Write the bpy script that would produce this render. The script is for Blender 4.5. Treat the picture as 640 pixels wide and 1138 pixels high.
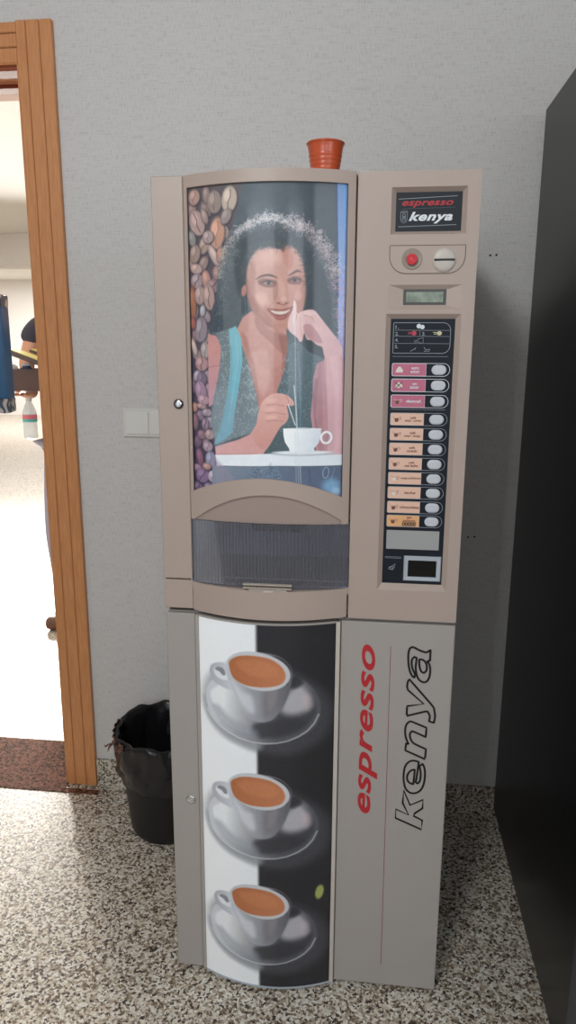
import bpy, bmesh, math, random
import numpy as np
from mathutils import Vector, Matrix

for o in list(bpy.data.objects): bpy.data.objects.remove(o)
SC = bpy.context.scene
COL = SC.collection
random.seed(4)

# ---------------------------------------------------------------- camera
cam_d = bpy.data.cameras.new('camera'); cam = bpy.data.objects.new('camera', cam_d); COL.objects.link(cam)
cam_d.sensor_fit = 'VERTICAL'; cam_d.sensor_height = 36.0; cam_d.lens = 36.0*800/1138
cam_d.clip_start = .02; cam_d.clip_end = 100
yaw, pitch, roll = -0.11768, 0.22072, 0.00468
f0 = Vector((math.sin(yaw), math.cos(yaw), 0)); r0 = Vector((math.cos(yaw), -math.sin(yaw), 0)); u0 = Vector((0, 0, 1))
fw = f0*math.cos(pitch)-u0*math.sin(pitch); u1 = u0*math.cos(pitch)+f0*math.sin(pitch)
rt = r0*math.cos(roll)+u1*math.sin(roll); up = -r0*math.sin(roll)+u1*math.cos(roll)
cam.matrix_world = Matrix(((rt.x, up.x, -fw.x, .42405), (rt.y, up.y, -fw.y, -1.3943), (rt.z, up.z, -fw.z, 1.43747), (0, 0, 0, 1)))
SC.camera = cam

# ---------------------------------------------------------------- exposure, world, lights
vs = SC.view_settings
vs.view_transform = 'Standard'; vs.look = 'None'; vs.gamma = 1.0; vs.use_curve_mapping = False
vs.exposure = -0.46
SC.cycles.max_bounces = 8; SC.cycles.use_denoising = True
W = bpy.data.worlds.new('daylight'); SC.world = W; W.use_nodes = True
bg = W.node_tree.nodes['Background']; bg.inputs[0].default_value = (.72, .84, 1., 1); bg.inputs[1].default_value = .5

def area(name, loc, target, sx, sy, energy, color=(1, 1, 1), spread=180):
    l = bpy.data.lights.new(name, 'AREA'); l.shape = 'RECTANGLE'; l.size = sx; l.size_y = sy
    l.energy = energy; l.color = color; l.spread = math.radians(spread)
    o = bpy.data.objects.new(name, l); COL.objects.link(o); o.location = loc
    o.rotation_euler = (Vector(target)-Vector(loc)).to_track_quat('-Z', 'Y').to_euler()
    return o
# luminaire high behind the photographer, cool daylight of the windows, all in the same room
area('ceiling_luminaire_light', (-.35, -2.3, 2.80), (.15, .7, 1.35), .55, .55, 56, (.93, .985, 1.0))
area('window_daylight_left', (-.75, -3.95, 1.75), (.0, .7, 1.3), 1.5, 1.3, 22, (.86, .93, 1.0))
area('window_daylight_right', (1.15, -3.95, 1.75), (.4, .7, 1.3), .8, 1.3, 14, (.84, .92, 1.0))
area('window_daylight_side', (2.12, -2.4, 1.75), (.5, 0, 1.3), 1.2, 1.2, 18, (.82, .90, 1.0))
# the bright room beyond the doorway
area('back_room_window_light', (-3.6, 6.6, 2.2), (-.6, .2, .1), 1.2, 1.2, 125, (1.0, .96, .89), 70)
area('back_room_ceiling_light', (-3.0, 4.2, 2.84), (-3.0, 4.2, 0), 3.0, 3.4, 170, (1.0, .97, .94))
area('back_room_far_light', (-6.0, 11.2, 2.84), (-6.0, 11.2, 0), 3.0, 3.0, 320, (1.0, .98, .96))
# ---------------------------------------------------------------- helpers
def srgb(r, g, b, k=1.0):
    def f(c):
        c /= 255
        return (c/12.92 if c <= .04045 else ((c+.055)/1.055)**2.4)*k
    return (f(r), f(g), f(b), 1)
def mat(name, col, rough=.5, metal=0, coat=0, spec=.5, bump=None, alpha=1, trans=0, coat_rough=.05):
    m = bpy.data.materials.new(name); m.use_nodes = True; nt = m.node_tree; b = nt.nodes['Principled BSDF']
    b.inputs['Base Color'].default_value = srgb(*col); b.inputs['Roughness'].default_value = rough
    b.inputs['Metallic'].default_value = metal; b.inputs['Specular IOR Level'].default_value = spec
    b.inputs['Coat Weight'].default_value = coat; b.inputs['Coat Roughness'].default_value = coat_rough
    b.inputs['Alpha'].default_value = alpha; b.inputs['Transmission Weight'].default_value = trans
    if bump:
        sc, st, dist = bump
        n = nt.nodes.new('ShaderNodeTexNoise'); n.inputs['Scale'].default_value = sc; n.inputs['Detail'].default_value = 3
        tc = nt.nodes.new('ShaderNodeTexCoord'); nt.links.new(tc.outputs['Object'], n.inputs['Vector'])
        bp = nt.nodes.new('ShaderNodeBump'); bp.inputs['Strength'].default_value = st; bp.inputs['Distance'].default_value = dist
        nt.links.new(n.outputs['Fac'], bp.inputs['Height']); nt.links.new(bp.outputs['Normal'], b.inputs['Normal'])
    return m
def obj(name, bm, m=None, parent=None, smooth=False):
    me = bpy.data.meshes.new(name)
    if isinstance(bm, bmesh.types.BMesh):
        bmesh.ops.recalc_face_normals(bm, faces=bm.faces); bm.to_mesh(me); bm.free()
    else: me = bm
    if m: me.materials.clear(); me.materials.append(m)
    if smooth:
        for p in me.polygons: p.use_smooth = True
    o = bpy.data.objects.new(name, me); COL.objects.link(o)
    if parent: o.parent = parent
    return o
def rebase(o, loc):
    """moves a top-level mesh's origin to loc without moving the mesh"""
    o.data.transform(Matrix.Translation(-Vector(loc))); o.location = loc; return o
def empty(name, loc=(0, 0, 0), rz=0):
    o = bpy.data.objects.new(name, None); COL.objects.link(o); o.location = loc; o.rotation_euler = (0, 0, rz)
    o.empty_display_size = .1; return o
def tag(o, label, cat, group=None, kind=None):
    o['label'] = label; o['category'] = cat
    if group: o['group'] = group
    if kind: o['kind'] = kind
    return o
def struct(name, bm, m, smooth=False, label=None):
    o = obj(name, bm, m, None, smooth); o['kind'] = 'structure'
    if label: o['label'] = label
    return o
def BM(): return bmesh.new()
def box(bm, x0, x1, y0, y1, z0, z1, bev=0, M=None, seg=2):
    vs_ = [bm.verts.new((x, y, z)) for x in (x0, x1) for y in (y0, y1) for z in (z0, z1)]
    fs = [bm.faces.new([vs_[i] for i in q]) for q in ((0, 1, 3, 2), (4, 6, 7, 5), (0, 4, 5, 1), (2, 3, 7, 6), (0, 2, 6, 4), (1, 5, 7, 3))]
    new = vs_
    if bev:
        es = list({e for f in fs for e in f.edges})
        r = bmesh.ops.bevel(bm, geom=es, offset=bev, segments=seg, profile=.5, affect='EDGES', clamp_overlap=True)
        new = list({v for v in r['verts']} | {v for v in vs_ if v.is_valid})
    if M is not None:
        for v in new:
            if v.is_valid: v.co = M @ v.co
    return new
def prism(bm, pts, y0, y1, M=None):
    """closed (x,z) outline extruded from y0 to y1"""
    a = [bm.verts.new((x, y0, z)) for x, z in pts]; b = [bm.verts.new((x, y1, z)) for x, z in pts]; n = len(pts)
    bm.faces.new(a); bm.faces.new(b[::-1])
    for i in range(n): bm.faces.new((a[i], b[i], b[(i+1) % n], a[(i+1) % n]))
    if M is not None:
        for v in a+b: v.co = M @ v.co
def circle(cx, cz, rx, rz=None, n=32):
    rz = rx if rz is None else rz
    return [(cx+rx*math.cos(2*math.pi*k/n), cz+rz*math.sin(2*math.pi*k/n)) for k in range(n)]
def stadium(cx, cz, w, h, n=10):
    r = h/2; out = []
    for k in range(n+1):
        t = -math.pi/2+math.pi*k/n; out.append((cx+w/2-r+r*math.cos(t), cz+r*math.sin(t)))
    for k in range(n+1):
        t = math.pi/2+math.pi*k/n; out.append((cx-w/2+r+r*math.cos(t), cz+r*math.sin(t)))
    return out
def rrect(x0, x1, z0, z1, r, n=6):
    """rounded rectangle; r = radii (bottom-left, bottom-right, top-right, top-left)"""
    if not hasattr(r, '__len__'): r = (r,)*4
    out = []
    for (cx, cz, t0, q) in ((x0, z0, math.pi, r[0]), (x1, z0, 1.5*math.pi, r[1]), (x1, z1, 0, r[2]), (x0, z1, .5*math.pi, r[3])):
        sx = 1 if cx == x0 else -1; sz = 1 if cz == z0 else -1
        if q < 1e-6: out.append((cx, cz)); continue
        for k in range(n+1):
            t = t0+.5*math.pi*k/n; out.append((cx+sx*q+q*math.cos(t), cz+sz*q+q*math.sin(t)))
    return out
def outline(bm, pts, w, y0, y1, closed=True):
    """flat printed or moulded line of width w along an (x,z) path"""
    n = len(pts); L = []
    for i in range(n):
        a = Vector(pts[i-1] if (closed or i) else pts[i]); c = Vector(pts[(i+1) % n] if (closed or i < n-1) else pts[i])
        d = (c-a); d = d.normalized() if d.length > 1e-9 else Vector((1, 0)); m = Vector((-d.y, d.x))*w/2; p = Vector(pts[i])
        L.append([bm.verts.new((q.x, y, q.y)) for q, y in ((p-m, y0), (p+m, y0), (p+m, y1), (p-m, y1))])
    for i in range(n if closed else n-1):
        a, b = L[i], L[(i+1) % n]
        for k in range(4): bm.faces.new((a[k], a[(k+1) % 4], b[(k+1) % 4], b[k]))
    if not closed: bm.faces.new(L[0]); bm.faces.new(L[-1][::-1])
def lathe(bm, prof, c=(0, 0, 0), n=40, rot=None, wob=None):
    """profile of (r,z) turned about z; profile ends at r=0 are closed"""
    rings = []
    for r, z in prof:
        if r < 1e-6: rings.append([bm.verts.new((0, 0, z))])
        else:
            ring = []
            for k in range(n):
                t = 2*math.pi*k/n; rr, zz = (r, z) if wob is None else wob(r, z, t)
                ring.append(bm.verts.new((rr*math.cos(t), rr*math.sin(t), zz)))
            rings.append(ring)
    for a, b in zip(rings[:-1], rings[1:]):
        for k in range(n):
            k2 = (k+1) % n
            if len(a) == 1 and len(b) == 1: break
            if len(a) == 1: bm.faces.new((a[0], b[k], b[k2]))
            elif len(b) == 1: bm.faces.new((a[k], b[0], a[k2]))
            else: bm.faces.new((a[k], b[k], b[k2], a[k2]))
    M = Matrix.Translation(c) @ (rot if rot is not None else Matrix.Identity(4))
    for ring in rings:
        for v in ring: v.co = M @ v.co
def tube(bm, pts, r, n=8, closed=False):
    P = [Vector(p) for p in pts]; rings = []; N = len(P)
    R = r if hasattr(r, '__len__') else [r]*N
    for i in range(N):
        a = P[i-1] if (closed or i) else P[i]; c = P[(i+1) % N] if (closed or i < N-1) else P[i]
        d = (c-a).normalized(); s = Vector((0, 0, 1)) if abs(d.z) < .9 else Vector((1, 0, 0))
        u = d.cross(s).normalized(); v = u.cross(d)
        rings.append([bm.verts.new(P[i]+(u*math.cos(2*math.pi*k/n)+v*math.sin(2*math.pi*k/n))*R[i]) for k in range(n)])
    for i in range(N if closed else N-1):
        a, b = rings[i], rings[(i+1) % N]
        for k in range(n): bm.faces.new((a[k], a[(k+1) % n], b[(k+1) % n], b[k]))
    if not closed: bm.faces.new(rings[0][::-1]); bm.faces.new(rings[-1])
def band(bm, xs, zlo, zhi, yf, yb):
    """solid whose front is curved in plan: yf, yb, zlo and zhi are functions of x"""
    L = [[bm.verts.new(p) for p in ((x, yf(x), zlo(x)), (x, yf(x), zhi(x)), (x, yb(x), zhi(x)), (x, yb(x), zlo(x)))] for x in xs]
    for a, b in zip(L[:-1], L[1:]):
        for k in range(4): bm.faces.new((a[k], a[(k+1) % 4], b[(k+1) % 4], b[k]))
    bm.faces.new(L[0]); bm.faces.new(L[-1][::-1])
def span(a, b, n): return [a+(b-a)*i/n for i in range(n+1)]
def text_mesh(s, size=1., offset=0., shear=0., sx=1., space=1., outline_w=0., align='LEFT'):
    """lettering as a flat mesh in its own (u, v) plane, later laid on a surface"""
    c = bpy.data.curves.new('lettering', 'FONT'); c.body = s; c.size = size; c.offset = offset; c.shear = shear
    c.space_character = space; c.align_x = align; c.resolution_u = 6
    if outline_w: c.fill_mode = 'NONE'; c.bevel_depth = outline_w/2; c.bevel_resolution = 1
    else: c.fill_mode = 'FRONT'
    t = bpy.data.objects.new('lettering', c); COL.objects.link(t)
    dg = bpy.context.evaluated_depsgraph_get(); me = bpy.data.meshes.new_from_object(t.evaluated_get(dg))
    bpy.data.objects.remove(t); bpy.data.curves.remove(c)
    for v in me.vertices: v.co.x *= sx
    return me
def fit_text(me, u0, u1, v0, v1, U, V, origin=(0, 0, 0), thick=.0002, keep=False):
    """scales flat lettering into the rectangle u0..u1, v0..v1 along world directions U and V"""
    xs = [v.co.x for v in me.vertices]; ys = [v.co.y for v in me.vertices]
    x0, x1, y0, y1 = min(xs), max(xs), min(ys), max(ys)
    su = (u1-u0)/(x1-x0); sv = (v1-v0)/(y1-y0)
    if keep: su = sv = min(su, sv)
    U, V, O = Vector(U), Vector(V), Vector(origin); N = U.cross(V)
    for v in me.vertices:
        v.co = O+U*(u0+(v.co.x-x0)*su)+V*(v0+(v.co.y-y0)*sv)+N*(v.co.z*.25+thick)
    return me
def text_obj(name, m, parent, s, u0, u1, v0, v1, y, **kw):
    """lettering on a surface that faces -y, filling x u0..u1 and z v0..v1"""
    me = fit_text(text_mesh(s, **kw), u0, u1, v0, v1, (1, 0, 0), (0, 0, 1), (0, y, 0))
    return obj(name, me, m, parent)
# ---------------------------------------------------------------- painter for printed pictures
class Canvas:
    """A small raster (millimetres on the print, origin top-left) used to colour a print."""
    def __init__(s, wmm, hmm, step):
        s.w, s.h, s.step = wmm, hmm, step
        s.nx, s.ny = int(wmm/step)+1, int(hmm/step)+1
        X, Y = np.meshgrid(np.linspace(0, wmm, s.nx), np.linspace(0, hmm, s.ny))
        s.X, s.Y = X, Y
        s.C = np.zeros((s.ny, s.nx, 3)); s.rng = np.random.RandomState(7)
    def window(s, x0, y0, x1, y1):
        i0 = max(0, int(x0/s.w*(s.nx-1))); i1 = min(s.nx, int(x1/s.w*(s.nx-1))+2)
        j0 = max(0, int(y0/s.h*(s.ny-1))); j1 = min(s.ny, int(y1/s.h*(s.ny-1))+2)
        return (slice(j0, j1), slice(i0, i1)) if i1 > i0 and j1 > j0 else None
    def color(s, col, X, Y):
        if len(col) == 3: return np.broadcast_to(np.array(col, float), X.shape+(3,))
        c0, c1, p0, p1 = col
        d = np.array(p1, float)-np.array(p0, float)
        t = np.clip(((X-p0[0])*d[0]+(Y-p0[1])*d[1])/(d@d), 0, 1)[..., None]
        return np.array(c0, float)*(1-t)+np.array(c1, float)*t
    def blend(s, win, cov, col):
        c = s.color(col, s.X[win], s.Y[win]); a = cov[..., None]
        s.C[win] = s.C[win]*(1-a)+c*a
    def poly(s, col, blur, pts, smooth=1, alpha=1.):
        P = np.array(pts, float)
        if smooth:
            n = len(P); out = []
            for i in range(n):
                a, b, c, d = P[i-1], P[i], P[(i+1) % n], P[(i+2) % n]
                for t in (0, .25, .5, .75):
                    out.append(.5*((2*b)+(c-a)*t+(2*a-5*b+4*c-d)*t*t+(3*b-a-3*c+d)*t**3))
            P = np.array(out)
        m = blur+1
        win = s.window(P[:, 0].min()-m, P[:, 1].min()-m, P[:, 0].max()+m, P[:, 1].max()+m)
        if win is None: return
        X, Y = s.X[win], s.Y[win]
        D = np.full(X.shape, 1e9); ins = np.zeros(X.shape, bool)
        for a, b in zip(P, np.roll(P, -1, 0)):
            e = b-a; L = e@e+1e-9
            t = np.clip(((X-a[0])*e[0]+(Y-a[1])*e[1])/L, 0, 1)
            D = np.minimum(D, np.hypot(X-a[0]-t*e[0], Y-a[1]-t*e[1]))
            if abs(e[1]) > 1e-9:
                c = ((a[1] > Y) != (b[1] > Y)) & (X < e[0]*(Y-a[1])/e[1]+a[0])
                ins ^= c
        sd = np.where(ins, D, -D)
        t = np.clip(sd/(2*blur+1e-6)+.5, 0, 1)
        s.blend(win, t*t*(3-2*t)*alpha, col)
    def line(s, col, width, pts, alpha=1., soft=.8):
        P = np.array(pts, float); m = width+soft
        win = s.window(P[:, 0].min()-m, P[:, 1].min()-m, P[:, 0].max()+m, P[:, 1].max()+m)
        if win is None: return
        X, Y = s.X[win], s.Y[win]; D = np.full(X.shape, 1e9)
        for a, b in zip(P[:-1], P[1:]):
            e = b-a; L = e@e+1e-9
            t = np.clip(((X-a[0])*e[0]+(Y-a[1])*e[1])/L, 0, 1)
            D = np.minimum(D, np.hypot(X-a[0]-t*e[0], Y-a[1]-t*e[1]))
        s.blend(win, np.clip((width/2-D)/soft+.5, 0, 1)*alpha, col)
    def ell(s, col, blur, c, r, rot=0., alpha=1.):
        m = max(r)+blur+1
        win = s.window(c[0]-m, c[1]-m, c[0]+m, c[1]+m)
        if win is None: return
        X, Y = s.X[win]-c[0], s.Y[win]-c[1]
        a = math.radians(rot); U = X*math.cos(a)+Y*math.sin(a); V = -X*math.sin(a)+Y*math.cos(a)
        q = np.sqrt((U/r[0])**2+(V/r[1])**2)+1e-6
        sd = (1-q)*min(r)
        t = np.clip(sd/(2*blur+1e-6)+.5, 0, 1)
        s.blend(win, t*t*(3-2*t)*alpha, col)
    def ring(s, col, width, c, r, rot=0., alpha=1.):
        a = math.radians(rot); pts = []
        for k in range(33):
            t = 2*math.pi*k/32; u, v = r[0]*math.cos(t), r[1]*math.sin(t)
            pts.append((c[0]+u*math.cos(a)-v*math.sin(a), c[1]+u*math.sin(a)+v*math.cos(a)))
        s.line(col, width, pts, alpha)
    def scatter(s, cols, width, region, n, length, alpha):
        P = np.array(region, float); lo, hi = P.min(0), P.max(0); k = 0
        while k < n:
            x, y = lo+s.rng.rand(2)*(hi-lo); k += 1
            ins = False
            for a, b in zip(P, np.roll(P, -1, 0)):
                if (a[1] > y) != (b[1] > y) and x < (b[0]-a[0])*(y-a[1])/(b[1]-a[1])+a[0]: ins = not ins
            if ins:
                d = s.rng.normal(size=2)*length
                s.line(cols[s.rng.randint(len(cols))], width, [(x-d[0], y-d[1]), (x+d[0], y+d[1])], alpha)
    def tufts(s, cols, width, arc, n, spread, length, alpha):
        A = np.array(arc, float)
        for k in range(n):
            u = s.rng.rand()*(len(A)-1); i = int(u); t = u-i
            c = A[i]*(1-t)+A[i+1]*t; d = A[i+1]-A[i]; d = d/np.hypot(*d); m = np.array([d[1], -d[0]])
            c = c+m*s.rng.normal()*spread
            g = s.rng.rand()*6.283; L = length*(.4+s.rng.rand())
            v = (d*math.cos(g)+m*math.sin(g))*L; w = np.array([-v[1], v[0]])*.5
            s.line(cols[s.rng.randint(len(cols))], width*(.6+.8*s.rng.rand()), [c-v, c-v*.3+w, c+v*.4+w*.6, c+v], alpha*(.5+.5*s.rng.rand()))
    def grain(s, amount, cell):
        gy, gx = int(s.h/cell)+2, int(s.w/cell)+2
        g = s.rng.rand(gy, gx)
        fy, fx = s.Y/cell, s.X/cell; iy, ix = fy.astype(int), fx.astype(int)
        ty, tx = fy-iy, fx-ix
        n = (g[iy, ix]*(1-tx)+g[iy, ix+1]*tx)*(1-ty)+(g[iy+1, ix]*(1-tx)+g[iy+1, ix+1]*tx)*ty
        s.C += ((n-.5)*amount)[..., None]
    def run(s, ops):
        for op in ops: getattr(s, op[0])(*op[1:])
    def linear(s, gain=1.):
        c = np.clip(s.C/255, 0, 1)
        lin = np.where(c <= .04045, c/12.92, ((c+.055)/1.055)**2.4)
        return np.clip(lin*gain, 0, 1)
# prints: shapes in millimetres on the print, origin at its top-left corner
PORTRAIT_PRINT = [
('poly',((92,104,110),(62,72,80),(38.2,146),(275.9,147.7)),2,[(-22.9,-23.3),(317,-15.5),(332.8,587),(-41.8,598.2)],0,1),
('poly',(58,68,76),6,[(207.5,-2.1),(276.3,-4.8),(286.1,341.7),(234.8,341.5),(225.1,196)],0,0.7),
('poly',(70,80,88),5,[(97.6,2.8),(130.9,4.4),(120.5,64.1),(96.4,101.5)],0,0.5),
('poly',((98,138,190),(150,168,215),(285.9,5),(290.1,210.7)),1.2,[(277,-4.9),(304.5,-6.9),(306.1,341.8),(286.1,341.7)],0,1),
('poly',((140,150,200),(110,105,160),(291.4,275.5),(295.6,478.7)),3,[(286.3,267.3),(304.4,267.1),(302.4,479),(290.5,478.5)],0,1),
('poly',(40,55,95),1,[(274.7,-4.7),(277.8,-4.9),(284.1,194.8),(280.8,194.9)],0,0.8),
('poly',((92,84,88),(60,50,78),(32.2,5),(18.7,556.6)),2,[(-14.4,-23.1),(111.2,-11.3),(100.5,43.5),(88.1,78),(75.4,108.3),(67.6,147.2),(63.1,194.9),(55.2,227.1),(41.2,268.1),(38.8,377.9),(45.2,447),(50,499.7),(67.8,588.1),(-32.4,597.9)],0,1),
('ell',(46,40,52),1.5,(54.4,545.9),(14.3,14),0,0.6),
('ell',(149,137,160),2.2,(53,544.2),(12.6,12.4),0,1),
('ell',(186,172,199),2.5,(49.4,540.5),(5.7,5.6),0,0.7),
('line',(67,61,72),1.7,[(53.2,533.4),(55.1,540.8),(51,547.6),(52.8,555)],0.4,1.2),
('ell',(46,40,52),1.5,(56.8,518.8),(12.2,16.1),30,0.6),
('ell',(168,154,172),2.2,(55.5,517.1),(10.5,14.4),30,1),
('ell',(208,192,213),2.5,(52.5,512.6),(4.7,6.5),30,0.7),
('line',(75,69,77),1.7,[(62.4,505.8),(59.5,513.6),(51.4,520.6),(48.5,528.4)],0.4,1.2),
('ell',(46,40,52),1.5,(0.2,522.1),(8,14),0,0.6),
('ell',(93,70,93),2.2,(-1.2,520.4),(6.3,12.4),0,1),
('ell',(120,93,120),2.5,(-3.2,516.6),(2.8,5.6),0,0.7),
('ell',(46,40,52),1.5,(27.1,519.5),(12.2,12),0,0.6),
('ell',(137,114,137),2.2,(25.8,517.8),(10.5,10.3),0,1),
('ell',(172,145,172),2.5,(22.6,514.7),(4.7,4.6),0,0.7),
('line',(61,51,61),1.7,[(26,508.8),(27.9,514.9),(23.7,520.7),(25.6,526.8)],0.4,1.2),
('ell',(46,40,52),1.5,(28.4,465.7),(10.1,12),0,0.6),
('ell',(146,121,130),2.2,(27,464),(8.4,10.3),0,1),
('ell',(182,153,164),2.5,(24.6,460.9),(3.8,4.6),0,0.7),
('ell',(46,40,52),1.5,(12.1,468.7),(10.1,14),20,0.6),
('ell',(107,84,104),2.2,(10.7,467),(8.4,12.4),20,1),
('ell',(137,110,133),2.5,(8.2,463.2),(3.8,5.6),20,0.7),
('ell',(46,40,52),1.5,(39.1,428.1),(10.1,16.1),15,0.6),
('ell',(158,142,155),2.2,(37.8,426.4),(8.4,14.4),15,1),
('ell',(196,178,193),2.5,(35.4,422),(3.8,6.5),15,0.7),
('ell',(46,40,52),1.5,(17.5,417),(10.1,12),0,0.6),
('ell',(128,107,128),2.2,(16.1,415.3),(8.4,10.3),0,1),
('ell',(161,137,161),2.5,(13.6,412.2),(3.8,4.6),0,0.7),
('ell',(46,40,52),1.5,(34.5,369.4),(8,18.2),10,0.6),
('ell',(156,132,140),2.2,(33.2,367.7),(6.3,16.5),10,1),
('ell',(194,166,175),2.5,(31.5,362.7),(2.8,7.4),10,0.7),
('ell',(46,40,52),1.5,(4.7,360.1),(8,16.1),0,0.6),
('ell',(117,93,109),2.2,(3.3,358.4),(6.3,14.4),0,1),
('ell',(148,120,139),2.5,(1.5,353.9),(2.8,6.5),0,0.7),
('ell',(46,40,52),1.5,(35.2,338.6),(10.1,16.1),-20,0.6),
('ell',(143,123,137),2.2,(33.9,337),(8.4,14.4),-20,1),
('ell',(179,155,172),2.5,(31.5,332.6),(3.8,6.5),-20,0.7),
('ell',(46,40,52),1.5,(35.7,314.9),(10.1,14),20,0.6),
('ell',(155,132,133),2.2,(34.4,313.3),(8.4,12.4),20,1),
('ell',(193,166,167),2.5,(32.1,309.5),(3.8,5.6),20,0.7),
('ell',(46,40,52),1.5,(14.4,301.6),(10.1,14),-25,0.6),
('ell',(155,130,126),2.2,(13.1,299.9),(8.4,12.4),-25,1),
('ell',(193,164,159),2.5,(10.6,296.2),(3.8,5.6),-25,0.7),
('ell',(46,40,52),1.5,(11.4,264.6),(8,14),0,0.6),
('ell',(144,112,112),2.2,(10.1,262.9),(6.3,12.4),0,1),
('ell',(180,143,143),2.5,(8.3,259.1),(2.8,5.6),0,0.7),
('ell',(46,40,52),1.5,(34.9,268),(10.1,16.1),20,0.6),
('ell',(147,133,138),2.2,(33.6,266.4),(8.4,14.4),20,1),
('ell',(183,167,173),2.5,(31.2,262),(3.8,6.5),20,0.7),
('ell',(46,40,52),1.5,(35.7,230),(10.1,14),-30,0.6),
('ell',(147,131,134),2.2,(34.4,228.4),(8.4,12.4),-30,1),
('ell',(183,165,168),2.5,(32.1,224.7),(3.8,5.6),-30,0.7),
('ell',(46,40,52),1.5,(12.6,223),(8,16.1),10,0.6),
('ell',(145,122,122),2.2,(11.2,221.3),(6.3,14.4),10,1),
('ell',(181,154,154),2.5,(9.4,216.9),(2.8,6.5),10,0.7),
('ell',(46,40,52),1.5,(57.6,169.1),(10.1,14),20,0.6),
('ell',(163,130,125),2.2,(56.3,167.5),(8.4,12.4),20,1),
('ell',(202,164,158),2.5,(54.1,163.8),(3.8,5.6),20,0.7),
('ell',(46,40,52),1.5,(27.4,176),(10.1,14),-30,0.6),
('ell',(154,128,126),2.2,(26.1,174.3),(8.4,12.4),-30,1),
('ell',(192,161,159),2.5,(23.8,170.6),(3.8,5.6),-30,0.7),
('ell',(46,40,52),1.5,(7.1,133),(8,14),0,0.6),
('ell',(163,132,124),2.2,(5.8,131.3),(6.3,12.4),0,1),
('ell',(202,166,157),2.5,(4,127.6),(2.8,5.6),0,0.7),
('ell',(46,40,52),1.5,(69.8,89.4),(8,14),20,0.6),
('ell',(169,141,127),2.2,(68.6,87.8),(6.3,12.4),20,1),
('ell',(209,176,160),2.5,(67,84.2),(2.8,5.6),20,0.7),
('ell',(46,40,52),1.5,(32.2,136.1),(10.1,16.1),30,0.6),
('ell',(145,123,118),2.2,(30.9,134.4),(8.4,14.4),30,1),
('ell',(181,155,150),2.5,(28.6,130.1),(3.8,6.5),30,0.7),
('ell',(46,40,52),1.5,(75.3,80.4),(10.1,14),-30,0.6),
('ell',(155,136,127),2.2,(74.1,78.8),(8.4,12.4),-30,1),
('ell',(193,171,160),2.5,(71.9,75.2),(3.8,5.6),-30,0.7),
('ell',(46,40,52),1.5,(34.9,102.9),(12.2,18.2),25,0.6),
('ell',(162,139,129),2.2,(33.6,101.3),(10.5,16.5),25,1),
('ell',(201,174,162),2.5,(30.7,96.4),(4.7,7.4),25,0.7),
('line',(72,62,58),1.7,[(40.1,90.4),(37.4,98.1),(29.7,104.4),(27,112.2)],0.4,1.2),
('ell',(46,40,52),1.5,(40,41),(12.2,16.1),-30,0.6),
('ell',(136,119,114),2.2,(38.8,39.4),(10.5,14.4),-30,1),
('ell',(171,151,145),2.5,(35.9,35.1),(4.7,6.5),-30,0.7),
('line',(61,53,51),1.7,[(32.5,29.5),(38.7,36.6),(38.8,42.1),(44.9,49.1)],0.4,1.2),
('ell',(46,40,52),1.5,(9.8,39.7),(10.1,16.1),20,0.6),
('ell',(145,121,115),2.2,(8.5,38),(8.4,14.4),20,1),
('ell',(181,153,146),2.5,(6.2,33.7),(3.8,6.5),20,0.7),
('ell',(46,40,52),1.5,(15.2,18.6),(13.5,15.1),10,0.6),
('ell',(174,140,129),2.2,(13.9,16.9),(11.9,13.4),10,1),
('ell',(215,175,162),2.5,(10.6,12.8),(5.3,6.1),10,0.7),
('line',(78,63,58),1.7,[(16.3,7.3),(16.6,14.2),(11.3,19.5),(11.5,26.5)],0.4,1.2),
('ell',(46,40,52),1.5,(40.6,16.5),(9,16),0,0.6),
('ell',(145,123,118),2.2,(39.3,14.9),(7.3,14.3),0,1),
('ell',(181,155,150),2.5,(37.4,10.7),(3.3,6.5),0,0.7),
('ell',(46,40,52),1.5,(56.6,30.1),(16.3,21.4),0,0.6),
('ell',(146,128,121),2.2,(55.4,28.5),(14.6,19.7),0,1),
('ell',(182,161,153),2.5,(51.5,22.7),(6.6,8.9),0,0.7),
('line',(65,57,54),1.7,[(55.7,14),(57.2,24.3),(53.5,32.7),(55.1,43)],0.4,1.2),
('ell',(46,40,52),1.5,(85.6,27.6),(16.3,24.1),8,0.6),
('ell',(185,168,155),2.2,(84.5,26),(14.6,22.4),8,1),
('ell',(228,208,193),2.5,(80.7,19.7),(6.6,10.1),8,0.7),
('line',(83,75,69),1.7,[(87.3,10.1),(87,21.3),(81.9,30.7),(81.6,42)],0.85,1.2),
('ell',(46,40,52),1.5,(20.1,63.4),(17.2,25),-20,0.6),
('ell',(175,146,141),2.2,(18.8,61.7),(15.5,23.3),-20,1),
('ell',(216,182,176),2.5,(14.5,54.7),(7,10.5),-20,0.7),
('line',(78,65,63),1.7,[(11.9,44.5),(18.7,56.7),(19,66.7),(25.7,78.8)],0.85,1.2),
('ell',(46,40,52),1.5,(36,53),(8.1,16),-20,0.6),
('ell',(155,131,127),2.2,(34.8,51.4),(6.4,14.3),-20,1),
('ell',(193,165,160),2.5,(33.1,47.2),(2.9,6.5),-20,0.7),
('ell',(46,40,52),1.5,(61,84.3),(16.3,29.4),5,0.6),
('ell',(187,142,122),2.2,(59.7,82.6),(14.6,27.8),5,1),
('ell',(230,178,154),2.5,(55.9,74.6),(6.6,12.5),5,0.7),
('line',(84,63,54),1.7,[(62.2,62.2),(62.3,76.6),(57.2,88.7),(57.2,103.3)],0.4,1.2),
('ell',(46,40,52),1.5,(8.4,89.9),(9.9,16),-15,0.6),
('ell',(138,134,131),2.2,(7,88.2),(8.2,14.3),-15,1),
('ell',(173,168,165),2.5,(4.7,83.9),(3.7,6.5),-15,0.7),
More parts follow.
